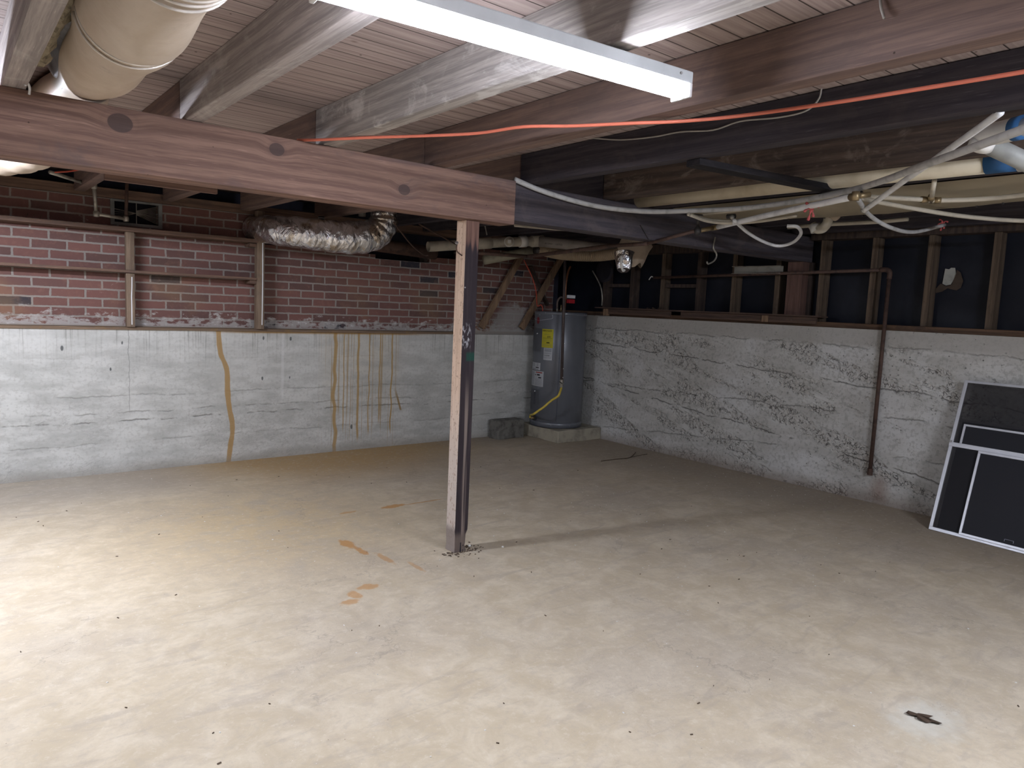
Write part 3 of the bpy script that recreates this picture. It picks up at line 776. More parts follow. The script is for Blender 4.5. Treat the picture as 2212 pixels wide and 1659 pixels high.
for i in range(14):
    y = 2.62+i*.052
    cur = [bm.verts.new((.335+.075*math.sin(k/8*1.3), y, 2.255-.115*k/8-.012*math.sin(y*7+k))) for k in range(9)]
    if prev:
        for k in range(8): bm.faces.new((prev[k], prev[k+1], cur[k+1], cur[k]))
    prev = cur
bmesh.ops.solidify(bm, geom=bm.faces[:], thickness=.003)
obj('metal_collar', bm, plain('bare_sheet', (.70, .72, .76), .35, .3), dk, smooth_=True, label='bare white sheet metal collar')
tag(obj('wire_hook', tube(nb(), [A(63, 204, 'y', 3.16), A(64, 190, 'y', 3.15), A(60, 180, 'y', 3.14), A(54, 184, 'y', 3.13)], .004, 8), MT['pex'], smooth_=True), 'small white bent hook above the left end of the beam', 'hook')
# ================================================================ foil duct in the wall
fd = thing('foil_duct', 'shiny crinkled silver flexible duct bulging from the brick wall', 'duct', (2.6, 5.6, 1.8))
def frad(t): return (.105+.028*math.sin(min(1, t*1.25)*PI*.9))*(1+.03*math.sin(t*90)) if t < .78 else .118-.03*(t-.78)/.22+.003*math.sin(t*90)
obj('sleeve', tube(nb(), [(2.12, 6.18, 1.96), (2.2, 5.86, 1.935), (2.42, 5.66, 1.915), (2.68, 5.56, 1.908), (2.88, 5.52, 1.945), (2.965, 5.50, 2.03), (2.975, 5.50, 2.13), (2.975, 5.50, 2.262)], .13, 36, 14, rad=frad, jitter=.06), MT['foil'], fd, smooth_=True)
obj('collar', cyl(nb(), (2.83, 5.60, 2.10), (2.83, 5.60, 2.20), .03, 16), MT['galv'], fd, smooth_=True)
sp = thing('pipe_stub', 'small white pipe stub with dark bands above the foil duct', 'pipe', (2.5, 5.9, 2.0))
c0 = A(694, 478, 'y', 5.95)
obj('stub', cyl(nb(), c0-Vector((0, 0, .07)), c0+Vector((0, 0, .035)), .026, 18), MT['pvc_white'], sp, smooth_=True)
for z in (-.035, .012, .030): obj('band', cyl(nb(), c0+Vector((0, 0, z)), c0+Vector((0, 0, z+.010)), .0268, 18), MT['black'], sp, smooth_=True)
o = obj('cast_pipe', cyl(nb(), (3.05, 6.12, 1.93), (3.85, 6.05, 1.89), .062, 24), MT['iron'], smooth_=True); tag(o, 'fat rusty cast iron pipe in the brick wall gap', 'pipe')
o = obj('hanger_wire', tube(nb(), [A(850, 480, 'y', 5.3), A(888, 528, 'y', 5.4), A(915, 550, 'y', 5.5), A(925, 552, 'y', 5.5)], .006, 8), MT['iron'], smooth_=True); tag(o, 'dark wire slanting down between foil duct and open pipe', 'wire')
o = obj('hanger_wire', tube(nb(), [A(905, 484, 'y', 5.0), A(945, 506, 'y', 5.1), A(985, 528, 'y', 5.2)], .006, 8), MT['iron'], smooth_=True); tag(o, 'dark wire slanting down to the post above the open pipe', 'wire')
o = obj('small_pipe', tube(nb(), [A(823, 500, 'y', 5.9), A(850, 503, 'y', 5.9), A(853, 488, 'y', 5.9)], .012, 10, 1), MT['galv'], smooth_=True); tag(o, 'small galvanized pipe elbow right of the foil duct', 'pipe')
# ================================================================ drain pipes beyond the beam
def drain():
    t = thing('drain_pipe', 'thick grey white drain pipe with cleanout plug and open left end', 'pipe', (4.0, 5.4, 1.9))
    a, b, c, d, e = A(925, 533, 'y', 5.62), A(1080, 524, 'y', 5.52), A(1128, 522, 'y', 5.45), A(1160, 521, 'y', 5.42), A(1345, 541, 'y', 4.75)
    bm = nb(); tube(bm, [a, b, c, d], .046, 26, 1, caps=False)
    bm2 = tube(bm, [a, a+(b-a).normalized()*.10], .041, 26, 1, caps=False)
    obj('pipe_run', bm, MT['pvc'], t, smooth_=True)
    obj('pipe_run', tube(nb(), [d, e], .050, 26, 1), plain('sooty_pipe', (.30, .27, .245), .5, var=.2, scale=6), t, smooth_=True, label='dusty darker pipe length')
    dr = (b-a).normalized()
    obj('coupling', cyl(nb(), b-dr*.26, b-dr*.10, .052, 26), MT['pvc'], t, smooth_=True)
    obj('coupling', cyl(nb(), c-dr*.03, c+dr*.04, .054, 26), MT['pvc_white'], t, smooth_=True)
    obj('coupling', cyl(nb(), d-dr*.06, d+dr*.07, .055, 26), MT['pvc'], t, smooth_=True)
    n = Vector((-.55, -.83, 0)); q = A(1099, 523, 'y', 5.46)
    hub = obj('cleanout_hub', cyl(nb(), q-n*.0, q+n*.055, .047, 28), MT['pvc_white'], t, smooth_=True)
    obj('plug', cyl(nb(), q+n*.055, q+n*.068, .040, 24), MT['pvc'], hub, smooth_=True)
    obj('plug_nut', obb(nb(), q+n*.068, q+n*.086, .030, .030), MT['pvc_white'], hub, .002)
    # printed marking on the pipe
    dd = (e-d).normalized(); u = Vector((0, 0, 1)); nn = dd.cross(u).normalized(); nn = nn if nn.y < 0 else -nn
    return t, d, dd, nn, e
DP = drain()
t = thing('drain_pipe', 'lower grey drain pipe stub slanting below the cleanout pipe', 'pipe', (4.5, 5.8, 1.85))
a, b = A(1045, 562, 'y', 5.86), A(1158, 541, 'y', 5.70)
obj('pipe_run', tube(nb(), [a, b], .046, 24, 1), plain('olive_pipe', (.36, .34, .26), .5), t, smooth_=True)
obj('coupling', cyl(nb(), b-(b-a).normalized()*.05, b+(b-a).normalized()*.04, .054, 24), MT['pvc'], t, smooth_=True)
ch = thing('corrugated_hose', 'sagging tan corrugated hose under the dusty drain pipe', 'hose', (5.1, 5.5, 1.85))
pts = [A(1166, 540, 'y', 5.60), A(1205, 549, 'y', 5.35), A(1250, 553, 'y', 5.1), A(1295, 553, 'y', 4.9), A(1340, 547, 'y', 4.65)]
obj('ribbed_tube', tube(nb(), pts, .05, 20, 100, rad=lambda t: .045+.0065*math.sin(t*2*PI*46)), MT['corr'], ch, smooth_=True)
obj('cuff', cyl(nb(), pts[0]-Vector((.05, -.01, 0)), pts[0]+Vector((.02, 0, 0)), .05, 20), MT['dark_metal'], ch, smooth_=True)
# tan cloth cone with silver lining
cn = thing('insulated_duct_end', 'tan cloth wrapped funnel with silver lining hanging under the dark beam', 'duct', (4.7, 4.2, 1.8))
def cone():
    ctr = A(1372, 532, 'y', 4.35); bm = nb(); seg = 36; rings = []
    ax = Vector((-.10, -.06, -1)).normalized()
    for i, (h, r) in enumerate(((-.20, .075), (-.12, .085), (-.05, .130), (.0, .150), (.07, .125), (.13, .095), (.17, .07))):
        c = ctr+ax*h
        cut = .10 if i >= 5 else 0
        ring = []
        for k in range(seg):
            a = 2*PI*k/seg; rr = r*(1+.06*math.sin(a*7+i)*(.5 if i > 1 else 1)+.05*mnoise.noise(Vector((a*2, i*.7, 0))))
            p = c+Vector((rr*math.cos(a), rr*math.sin(a), .02*math.sin(a*3+i)))
            ring.append(bm.verts.new(p))
        rings.append(ring)
    for a, b in zip(rings, rings[1:]):
        for k in range(seg): bm.faces.new((a[k], a[(k+1) % seg], b[(k+1) % seg], b[k]))
    obj('cloth_wrap', bm, MT['cloth'], cn, smooth_=True)
    q = A(1350, 562, 'y', 4.22)
    bm = tube(nb(), [q+Vector((0, .02, .06)), q+Vector((-.01, 0, -.02)), q+Vector((-.03, -.02, -.085))], .06, 22, 5, caps=False, rad=lambda t: .088-.040*t, jitter=.35)
    obj('foil_lining', bm, MT['foil'], cn, smooth_=True)
    obj('white_curl', tube(nb(), [q+Vector((-.07, -.02, .03)), q+Vector((-.075, -.03, -.04)), q+Vector((-.05, -.03, -.09)), q+Vector((-.03, -.03, -.085))], .010, 10), MT['pvc_white'], cn, smooth_=True)
cone()
# small white pipes between joists behind the dark beam
for (pa, pb, lab) in (((1112, 487), (1270, 499), 'cream pipe showing just under the dark beam'),):
    o = obj('water_pipe', tube(nb(), [A(pa[0], pa[1], 'y', 4.4), A(1200, 495, 'y', 4.4), A(pb[0], pb[1], 'y', 4.3)], .011, 10), MT['pex_cream'], smooth_=True); tag(o, lab, 'pipe')
o = obj('hanger_strap', obb(nb(), A(1046, 480, 'y', 5.2), A(1052, 508, 'y', 5.2), .012, .002, up=(0, 1, 0)), MT['galv']); tag(o, 'perforated metal strap right of the post above the drain pipe', 'strap')
# ================================================================ iron pipe with valve and white pipe
ip = thing('iron_pipe', 'long rusty iron pipe strapped beneath the dark beam', 'pipe', (3.5, 3.6, 1.8))
a, b, c, d, e = A(1030, 546, 'y', 5.1), A(1140, 554, 'y', 4.95), A(1320, 531, 'y', 3.85), A(1400, 519, 'y', 3.30), A(1500, 499, 'y', 2.98)
obj('pipe_run', tube(nb(), [a, b], .016, 12, 1), MT['iron'], ip, smooth_=True)
obj('pipe_run', tube(nb(), [b, c], .016, 12, 1), MT['iron'], ip, smooth_=True)
obj('pipe_run', tube(nb(), [c, Vector((d.x, d.y, min(d.z, 1.868)))], .014, 12, 1), MT['iron'], ip, smooth_=True)
obj('pipe_run', tube(nb(), [Vector((d.x, d.y, min(d.z, 1.868))), e], .012, 12, 1), MT['iron'], ip, smooth_=True)
vv = e+Vector((.02, -.01, .005))
vb = obj('valve_body', lathe(nb(), vv-Vector((0, 0, .03)), [(.0, 0), (.018, .002), (.024, .02), (.022, .045), (.012, .055), (.010, .085), (.016, .09), (.006, .10), (.006, .125), (.0, .126)], 16), MT['dark_metal'], ip, smooth_=True)
obj('valve_handle', obb(nb(), vv+Vector((-.035, .01, .10)), vv+Vector((.035, -.01, .10)), .014, .008), MT['dark_metal'], vb, .002)
obj('strap_tie', obb(nb(), A(1383, 486, 'y', 3.238), A(1403, 520, 'y', 3.238), .004, .003, up=(0, 1, 0)), MT['dark_metal'], ip)
def pex(name, pts, r, mt, lab, fit=(), sm=8):
    t = thing(name, lab, 'pipe', pts[0]); obj('tubing', tube(nb(), pts, r, 14, sm), mt, t, smooth_=True)
    for (p, q, rr, m_) in fit: obj('fitting', cyl(nb(), p, q, rr, 14), m_, t, smooth_=True)
    return t
q0, q1, q2 = A(1548, 491, 'y', 2.92), A(1690, 460, 'z', 1.97), A(1838, 426, 'z', 1.98)
q1 = q0.lerp(q2, .5)+Vector((0, 0, .004))
pex('white_pipe', [q0, q1, q2], .0160, MT['pex'], 'straight white plastic pipe from the iron valve to the brass tee',
    ((e+Vector((.03, -.015, .004)), q0.lerp(q2, -.02), .014, MT['brass']), (q0.lerp(q2, -.05), q0.lerp(q2, .015), .0175, MT['brass']), (q2, q2+(q2-q0).normalized()*.05, .018, MT['brass'])))
# ================================================================ cream pipe, boxed duct, plumbing at right
t = thing('waste_pipe', 'thick cream painted pipe beside the plaster spotted joist', 'pipe', (3.62, 2, 2.1))
obj('pipe_run', cyl(nb(), (3.615, 3.24, 2.135), (3.615, 1.02, 2.125), .054, 28), MT['cream_pipe'], t, smooth_=True)
e0 = Vector((3.615, 1.24, 2.126))
obj('blue_tape', rag(tube(nb(), [e0, e0+Vector((0, -.13, 0))], .0565, 28, 6), 2, .003, 30), MT['blue'], t, smooth_=True)
obj('end_fitting', cyl(nb(), e0+Vector((0, -.12, 0)), e0+Vector((0, -.30, 0)), .060, 28), MT['pvc_white'], t, smooth_=True)
obj('end_fitting', cyl(nb(), e0+Vector((0, -.19, 0)), e0+Vector((0, -.22, 0)), .066, 28), MT['pvc_white'], t, smooth_=True)
bd = thing('boxed_duct', 'cream sheet duct with a row of staples along its lower edge', 'duct', (4.1, 2, 2.05))
bm = nb(); prev = None
for i in range(33):
    y = .4+i*.086
    sag = .055*math.sin(PI*min(1, max(0, (3.15-y)/2.3)))+.004*math.sin(y*17)
    cur = [bm.verts.new((3.850+.50*k/8, y, 2.098-sag*math.sin(PI*k/8*.82)-.03*k/8)) for k in range(9)]
    if prev:
        for k in range(8): bm.faces.new((prev[k], prev[k+1], cur[k+1], cur[k]))
    prev = cur
bmesh.ops.solidify(bm, geom=bm.faces[:], thickness=.004)
obj('sheet', bm, MT['cream'], bd, smooth_=True)
for i in range(22):
    y = .55+i*.12; sag = .055*math.sin(PI*min(1, max(0, (3.15-y)/2.3)))
    obj('staple', box(nb(), 4.318, 4.332, y-.004, y+.004, 2.098-sag*math.sin(PI*.77)-.03*.94-.006, 2.098-sag*math.sin(PI*.77)-.03*.94+.002), MT['dark_metal'], bd)
# grey cable / conduit
pts = [A(1112, 388, 'y', 3.215), A(1170, 412, 'y', 3.215), A(1240, 434, 'y', 3.21), A(1310, 449, 'y', 3.19), A(1400, 457, 'y', 3.05), A(1500, 455, 'z', 2.045), A(1600, 450, 'z', 2.045), A(1700, 438, 'z', 2.045),
       A(1780, 423, 'z', 2.045), A(1850, 408, 'z', 2.03), A(1920, 386, 'z', 2.01), A(1990, 359, 'z', 2.0), A(2090, 323, 'z', 2.0), A(2212, 279, 'z', 2.0), A(2400, 215, 'z', 2.0)]
o = obj('grey_cable', tube(nb(), pts, .0145, 14, 10), MT['pex_grey'], smooth_=True); tag(o, 'thick grey sagging cable from the beam joint to the right edge', 'cable')
pts = [A(2161, 243, 'z', 2.098), A(2110, 280, 'z', 2.085), A(2030, 337, 'z', 2.06), A(1950, 393, 'z', 2.03), A(1900, 430, 'z', 1.99), A(1868, 453, 'z', 1.96)]
dv = (pts[-1]-pts[-2]).normalized()
pex('white_pipe', pts, .0125, MT['pex'], 'loose white plastic pipe hanging down from a joist with open ring end', ((pts[-1]-dv*.004, pts[-1]+dv*.012, .0165, MT['galv']),))
# brass tee group and loops
tj = q2+(q2-q0).normalized()*.035
pex('water_pipe', [tj+Vector((.01, 0, -.005)), A(1880, 466, 'x', 3.9), A(1925, 492, 'x', 4.2), A(1975, 501, 'x', 4.6), A(2040, 486, 'x', 5.0)], .011, MT['pex_grey'], 'grey white pipe dipping right of the brass tee',
    ((tj-Vector((0, 0, .02)), tj+Vector((0, 0, .02)), .018, MT['brass']), (tj, tj+Vector((.06, -.035, .012)), .013, MT['brass'])))
pex('water_pipe', [A(1852, 424, 'z', 2.02), A(1920, 427, 'z', 2.02), A(1990, 431, 'z', 2.02), A(2030, 433, 'z', 2.02), A(2120, 430, 'z', 2.02), A(2212, 421, 'z', 2.02), A(2350, 402, 'z', 2.02)], .0115, MT['pex_cream'],
    'cream pipe with brass tee running right under the boxed duct', ((A(1990, 431, 'z', 2.02), A(2003, 432, 'z', 2.02), .016, MT['brass']), (A(2018, 433, 'z', 2.02), A(2032, 433, 'z', 2.02), .016, MT['brass']),
    (A(2011, 434, 'z', 2.02), A(2012, 424, 'z', 2.03), .015, MT['brass'])))
pex('water_pipe', [A(2013, 424, 'z', 2.03), A(2016, 405, 'z', 2.06), A(2019, 388, 'z', 2.09)], .011, MT['pex_cream'], 'short cream pipe rising from the brass tee', sm=1)
pex('water_pipe', [A(1858, 429, 'z', 2.0), A(1950, 446, 'z', 2.0), A(2050, 463, 'z', 2.0), A(2130, 472, 'z', 2.0), A(2212, 477, 'z', 2.0), A(2350, 480, 'z', 2.0)], .0115, MT['pex_cream'], 'cream pipe slanting down to the right picture edge')
pex('water_pipe', [A(1520, 462, 'z', 2.045), A(1620, 451, 'z', 2.045), A(1720, 436, 'z', 2.05), A(1800, 424, 'z', 2.06)], .0105, MT['pex_cream'], 'cream pipe just below the thick grey cable')
pex('water_pipe', [A(1487, 463, 'z', 2.0), A(1530, 475, 'z', 2.0), A(1572, 478, 'z', 2.0), A(1600, 475, 'z', 2.0), A(1700, 458, 'z', 2.0), A(1800, 438, 'z', 2.01)], .0105, MT['pex_cream'], 'cream pipe with dark tee above the looping pipe',
    ((A(1571, 468, 'z', 2.02), A(1588, 467, 'z', 2.02), .015, MT['dark_metal']), (A(1581, 468, 'z', 2.015), A(1585, 476, 'z', 2.0), .013, MT['galv'])))
pex('water_pipe', [A(1586, 476, 'z', 1.985), A(1612, 500, 'z', 1.95), A(1645, 520, 'z', 1.92), A(1680, 531, 'z', 1.90), A(1712, 524, 'z', 1.915), A(1730, 505, 'z', 1.945), A(1722, 490, 'z', 1.97), A(1700, 488, 'z', 1.975)], .0105, MT['pex'], 'white flexible pipe hanging in a deep loop before the dark beam')
pex('water_pipe', [A(1492, 465, 'z', 1.99), A(1530, 478, 'z', 1.98), A(1580, 482, 'z', 1.98), A(1640, 478, 'z', 1.98), A(1720, 466, 'z', 1.985)], .0095, MT['pex_cream'], 'lowest cream pipe passing left of the loop')
pex('water_pipe', [A(1702, 491, 'x', 5.02), A(1800, 484, 'x', 5.02), A(1900, 479, 'x', 5.02), A(1962, 473, 'x', 5.02)], .014, MT['pex_cream'], 'cream pipe running along the top of the studded wall', sm=1)
# elbow trap and ribbon
et = thing('drain_elbow', 'small white curved drain elbow under the joists', 'pipe', A(1770, 490, 'x', 4.6))
pp = [A(1790, 466, 'x', 4.55), A(1787, 482, 'x', 4.55), A(1776, 494, 'x', 4.55), A(1762, 494, 'x', 4.55), A(1755, 486, 'x', 4.55)]
obj('bend', tube(nb(), pp, .030, 20, 8), MT['pvc'], et, smooth_=True)
obj('collar', cyl(nb(), A(1759, 486, 'x', 4.55), A(1763, 500, 'x', 4.55), .034, 18), MT['pvc_white'], et, smooth_=True)
obj('end_cap', obb(nb(), A(1776, 452, 'x', 4.5), A(1800, 462, 'x', 4.5), .06, .055), MT['cream'], et, .004)
tag(obj('torn_cloth', rag(tube(nb(), [A(1798, 462, 'x', 4.45), A(1806, 468, 'x', 4.45), A(1816, 458, 'x', 4.45), A(1827, 453, 'x', 4.45)], .03, 12, 6, rad=lambda t: .030*(1-t)+.003), 5, .012, 25), MT['cloth'], smooth_=True), 'scrap of tan cloth hanging beside the small drain elbow', 'cloth')
def ribbon(c, lab, s=1.0):
    bm = nb(); c = Vector(c)
    for (dx, dz, l) in ((-.03, .03, .05), (.035, .012, .05), (-.012, -.07, .06), (.012, -.05, .05), (-.035, -.02, .04)):
        e1 = c+Vector((dx*.5, -dx*.4, dz*.6))*s; e2 = c+Vector((dx, -dx*.8, dz))*s
        tube(bm, [c, e1+Vector((0, 0, .008)), e2], .007*s, 8, 4, rad=lambda t: (.006+.003*math.sin(t*9))*s)
    lathe(bm, c-Vector((0, 0, .01*s)), [(0, 0), (.012*s, .003), (.014*s, .01*s), (.010*s, .018*s), (0, .02*s)], 10)
    tag(obj('red_ribbon', bm, MT['ribbon'], smooth_=True), lab, 'ribbon')
ribbon(q0.lerp(q2, .76)+Vector((0, -.012, -.012)), 'red ribbon knotted round the straight white pipe', .85)
ribbon(A(2037, 482, 'x', 5.1), 'small red tape tied at the far pipe near the studs', .7)
# white plumbing elbow at top right
wt = thing('plumbing_elbow', 'new white pipe elbow with blue collar at the upper right', 'pipe', A(2130, 290, 'z', 1.99))
w0, w1, w2 = A(2330, 256, 'z', 2.10), A(2200, 277, 'z', 2.10), A(2128, 294, 'z', 2.10)
obj('elbow', tube(nb(), [w1, w1.lerp(w2, .5), w2, w2+Vector((.045, .035, -.02))], .040, 24, 6, rad=lambda t: .040 if t < .7 else .040-(t-.7)*.03), MT['pvc_white'], wt, smooth_=True)
obj('inlet_pipe', cyl(nb(), w1, w0, .032, 24), MT['pvc_white'], wt, smooth_=True)
obj('blue_collar', cyl(nb(), w1.lerp(w2, .12), w1.lerp(w2, -.16), .0415, 24), MT['blue'], wt, smooth_=True)
g0 = w2+Vector((.02, .02, -.01)); g1 = A(2290, 385, 'z', 1.98)
obj('outlet_pipe', cyl(nb(), g0, g1, .034, 24), plain('grey_plastic', (.33, .34, .33), .5), wt, smooth_=True, label='plain grey outlet pipe')
obj('hub', cyl(nb(), w2-Vector((0, 0, .005)), w2+Vector((.02, .02, -.035)), .043, 24), MT['pvc_white'], wt, smooth_=True)
# black board under joists
o = obj('black_board', obb(nb(), A(1497, 351, 'z', 2.083), A(1862, 422, 'z', 2.083), .085, .030), W_BLACK, None, .003); tag(o, 'blackened board nailed diagonally under the dark joists', 'timber')
# orange cord and thin wires
pts = [A(676, 303, 'z', 2.102)+Vector((-.03, .10, .01)), A(690, 302, 'z', 2.092), A(800, 297, 'z', 2.092), A(900, 294, 'z', 2.092), A(1030, 288, 'z', 2.090), A(1130, 274, 'z', 2.092), A(1240, 272, 'z', 2.088), A(1370, 266, 'z', 2.08), A(1470, 262, 'z', 2.08), A(1600, 250, 'z', 2.08),
       A(1800, 222, 'z', 2.078), A(2000, 190, 'z', 2.078), A(2212, 155, 'z', 2.08), A(2500, 105, 'z', 2.085)]
o = obj('extension_cord', tube(nb(), pts, .0062, 10, 6), MT['orange'], smooth_=True); tag(o, 'orange extension cord strung below the joists', 'cord')
pts = [A(1275, 298, 'x', 2.648), A(1340, 302, 'x', 2.648), A(1410, 296, 'x', 2.648), A(1470, 285, 'x', 2.648), A(1540, 281, 'x', 2.648), A(1600, 262, 'x', 2.648), A(1680, 254, 'x', 2.648), A(1740, 240, 'x', 2.648), A(1768, 215, 'x', 2.648), A(1775, 190, 'x', 2.648)]
o = obj('grey_wire', tube(nb(), pts, .0035, 8, 6), MT['wire'], smooth_=True); tag(o, 'thin grey wire sagging along the sooty black joist', 'wire')
o = obj('cut_wire', tube(nb(), [A(1899, 0, 'x', 2.0)+Vector((0, 0, .02)), A(1903, 14, 'x', 1.996), A(1908, 32, 'x', 1.99), A(1910, 39, 'x', 1.985)], .004, 8, 4), MT['wire'], smooth_=True); tag(o, 'short cut wire dangling from the brown joist', 'wire')
o = obj('hanger_strap', tube(nb(), [A(1545, 512, 'y', 3.235), A(1541, 535, 'y', 3.235), A(1548, 550, 'y', 3.235), A(1543, 563, 'y', 3.235), A(1530, 570, 'y', 3.235), A(1527, 565, 'y', 3.235)], .006, 6, 6), MT['galv']); tag(o, 'curled perforated metal strap dangling from the dark beam', 'strap')
# ================================================================ right wall pipe run
rp = thing('rusty_pipe', 'rusty pipe along the studs turning down the concrete wall', 'pipe', (5.6, 2.47, .2))
pa, pb, pc = A(1412, 600, 'x', 5.665), A(1908, 583, 'x', 5.665), A(1888, 1022, 'x', 5.665)
pc = Vector((5.665, pb.y-.05, pc.z))
obj('pipe_run', cyl(nb(), pa, pb, .0135, 14), MT['iron'], rp, smooth_=True)
obj('elbow', tube(nb(), [pb+Vector((0, .02, 0)), pb+Vector((0, -.025, 0)), pb+Vector((0, -.05, -.02)), pb+Vector((0, -.05, -.07))], .019, 14, 6), MT['iron'], rp, smooth_=True)
obj('pipe_run', cyl(nb(), pb+Vector((0, -.05, -.05)), pc, .0150, 14), MT['iron'], rp, smooth_=True)
obj('end_cap', cyl(nb(), pc+Vector((0, 0, .03)), pc-Vector((0, 0, .02)), .021, 8), MT['iron'], rp)
obj('hanging_thread', tube(nb(), [pa, pa+Vector((0, .03, .012)), pa+Vector((0, .06, -.02))], .005, 6), MT['chalk'], rp, label='pale rag thread at the pipe end')
c = thing('grey_channel', 'pale grey metal channel held over the rusty pipe on the studs', 'bracket', (5.68, 3.6, 1.8))
ya, yb, zz = 3.905, 3.42, 1.822
obj('back_plate', box(nb(), 5.690, 5.694, yb, ya, zz-.030, zz+.030), plain('channel_grey', (.28, .27, .24), .6), c)
obj('flange', box(nb(), 5.650, 5.694, yb, ya, zz+.028, zz+.032), MT['galv'], c)
obj('flange', box(nb(), 5.650, 5.694, yb, ya, zz-.034, zz-.030), MT['galv'], c)
# plank shelf over the sill
rs = thing('ledge_shelf', 'long thin plank shelf with face boards on the right wall ledge', 'shelf', (5.66, 4.3, 1.40))
obj('shelf_board', rag(subdiv(box(nb(), 5.585, 5.76, 3.02, 5.55, 1.428, 1.441), 3), 6, .004, 3), W_SHELFY, rs)
obj('face_board', box(nb(), 5.62, 5.645, 4.55, 5.42, 1.372, 1.427), W_SHELFY, rs, .002)
obj('face_board', box(nb(), 5.62, 5.645, 3.05, 4.42, 1.372, 1.427), W_SHELFY, rs, .002)
obj('support_block', box(nb(), 5.60, 5.645, 5.38, 5.43, 1.355, 1.427), W_BRACE, rs)
obj('support_block', box(nb(), 5.60, 5.645, 3.48, 3.53, 1.37, 1.425), W_BRACE, rs)
bm = nb()
for i in range(14):
    p = Vector((5.66+random.uniform(-.03, .03), 4.75+random.uniform(-.14, .14), 1.446)); r = random.uniform(.006, .014)
    lathe(bm, p, [(0, 0), (r, .002), (r*.8, r*.7), (0, r)], 7)
tag(obj('rubble', rag(bm, 3, .006, 60), MT['chip']), 'small heap of crumbled mortar bits on the ledge shelf', 'rubble', kind='stuff')
def plate(bm, pts, th=.003):
    fr = [bm.verts.new(p) for p in pts]; bk = [bm.verts.new(p+Vector((th, 0, 0))) for p in pts]; n = len(pts)
    bm.faces.new(fr); bm.faces.new(bk[::-1])
    for i in range(n): bm.faces.new((fr[i], bk[i], bk[(i+1) % n], fr[(i+1) % n]))
# torn hole in tar paper
tn = thing('torn_hole', 'pale patch with torn paper flap in the tar paper', 'patch', (5.86, 2.17, 1.72))
pc0 = A(2050, 598, 'x', 5.858)
bm = nb(); ov = [(-.035, .06), (-.005, .055), (.008, .066), (.038, .065), (.05, .02), (.04, -.02), (.02, -.055), (-.015, -.064), (-.045, -.05)]
plate(bm, [pc0+Vector((0, -a*.9, b)) for a, b in ov])
obj('patch', bm, MT['patch'], tn)
bm = nb(); ov = [(-.055, -.05), (-.01, -.07), (.03, -.055), (.052, .02), (.055, .05), (.085, .03), (.11, -.03), (.10, -.08), (.07, -.10), (.0, -.085), (-.04, -.11), (-.085, -.12), (-.09, -.09)]
plate(bm, [pc0+Vector((-.006, -a*.9, b)) for a, b in ov])
obj('paper_flap', bm, MT['torn'], tn)
# round black disc and strap near the corner
o = obj('black_disc', lathe(nb(), (0, 0, 0), [(.0, 0), (.05, .004), (.10, .004), (.125, .010), (.125, .018), (.0, .020)], 40), MT['black'], smooth_=False)
o.rotation_euler = (0, PI/2, 0); o.location = A(1304, 585, 'x', 5.66); tag(o, 'round black plastic disc hung on the studs above the heater', 'disc')
o = obj('hanger_strap', tube(nb(), [A(1280, 585, 'x', 5.64), A(1296, 615, 'x', 5.64), A(1301, 640, 'x', 5.64), A(1300, 660, 'x', 5.66)], .007, 6, 4), MT['galv']); tag(o, 'silver strap slanting down right of the heater tag', 'strap')
# ================================================================ water heater
HC = Vector((5.325, 5.80, 0)); PZ = .135; HR = .282; HTOP = 1.372
hp = thing('concrete_pad', 'low concrete pad beneath the water heater', 'pad', (5.37, 5.77, 0))
obj('slab', rag(subdiv(box(nb(), 5.06, 5.695, 5.455, 6.095, 0, PZ-.005), 3), 2, .008, 9), MT['pad'], hp, .006)
wh = thing('water_heater', 'tall grey cylindrical water heater on a concrete pad', 'water heater', (HC.x, HC.y, PZ))
obj('tank', lathe(nb(), HC, [(HR-.004, PZ+.055), (HR, PZ+.058), (HR, HTOP-.035), (HR-.003, HTOP-.03)], 72), MT['heater'], wh, smooth_=False)
for p in wh.children[0].data.polygons: p.use_smooth = abs(p.normal.z) < .5
b_ = obj('base_rim', lathe(nb(), HC, [(HR-.012, PZ), (HR+.004, PZ+.003), (HR+.005, PZ+.050), (HR-.001, PZ+.056)], 72), MT['heater'], wh)
for p in b_.data.polygons: p.use_smooth = abs(p.normal.z) < .5
b_ = obj('top_cap', lathe(nb(), HC, [(HR-.001, HTOP-.036), (HR+.004, HTOP-.032), (HR+.005, HTOP-.004), (HR-.004, HTOP), (HR-.02, HTOP+.001)], 72), MT['heater'], wh)
for p in b_.data.polygons: p.use_smooth = abs(p.normal.z) < .5
obj('vent_gap', lathe(nb(), HC, [(HR+.0055, PZ-.001+.002), (HR+.0065, PZ+.004), (HR+.0055, PZ+.008)], 72), MT['heater_dark'], wh)
ANG0 = math.atan2(-HC.y, -HC.x)                     # direction that faces the viewer side of the room
def on_tank(a, z, out=.0015):
    """a = angle in degrees to the left(-)/right(+) of the direction that looks back into the room"""
    t = ANG0+math.radians(a); return HC+Vector(((HR+out)*math.cos(t), (HR+out)*math.sin(t), z))
def tank_patch(name, a0, a1, z0, z1, mat, parent, out=.0015, label=None, tilt=0):
    bm = nb(); rows = []
    n = max(2, int(abs(a1-a0)/3))
    for i in range(n+1):
        a = a0+(a1-a0)*i/n; rows.append([bm.verts.new(on_tank(a, z+tilt*i/n, out)) for z in (z0, z1)])
    for p, q in zip(rows, rows[1:]): bm.faces.new((p[0], q[0], q[1], p[1]))
    bmesh.ops.solidify(bm, geom=bm.faces[:], thickness=.0008)
    return obj(name, bm, mat, parent, label=label)
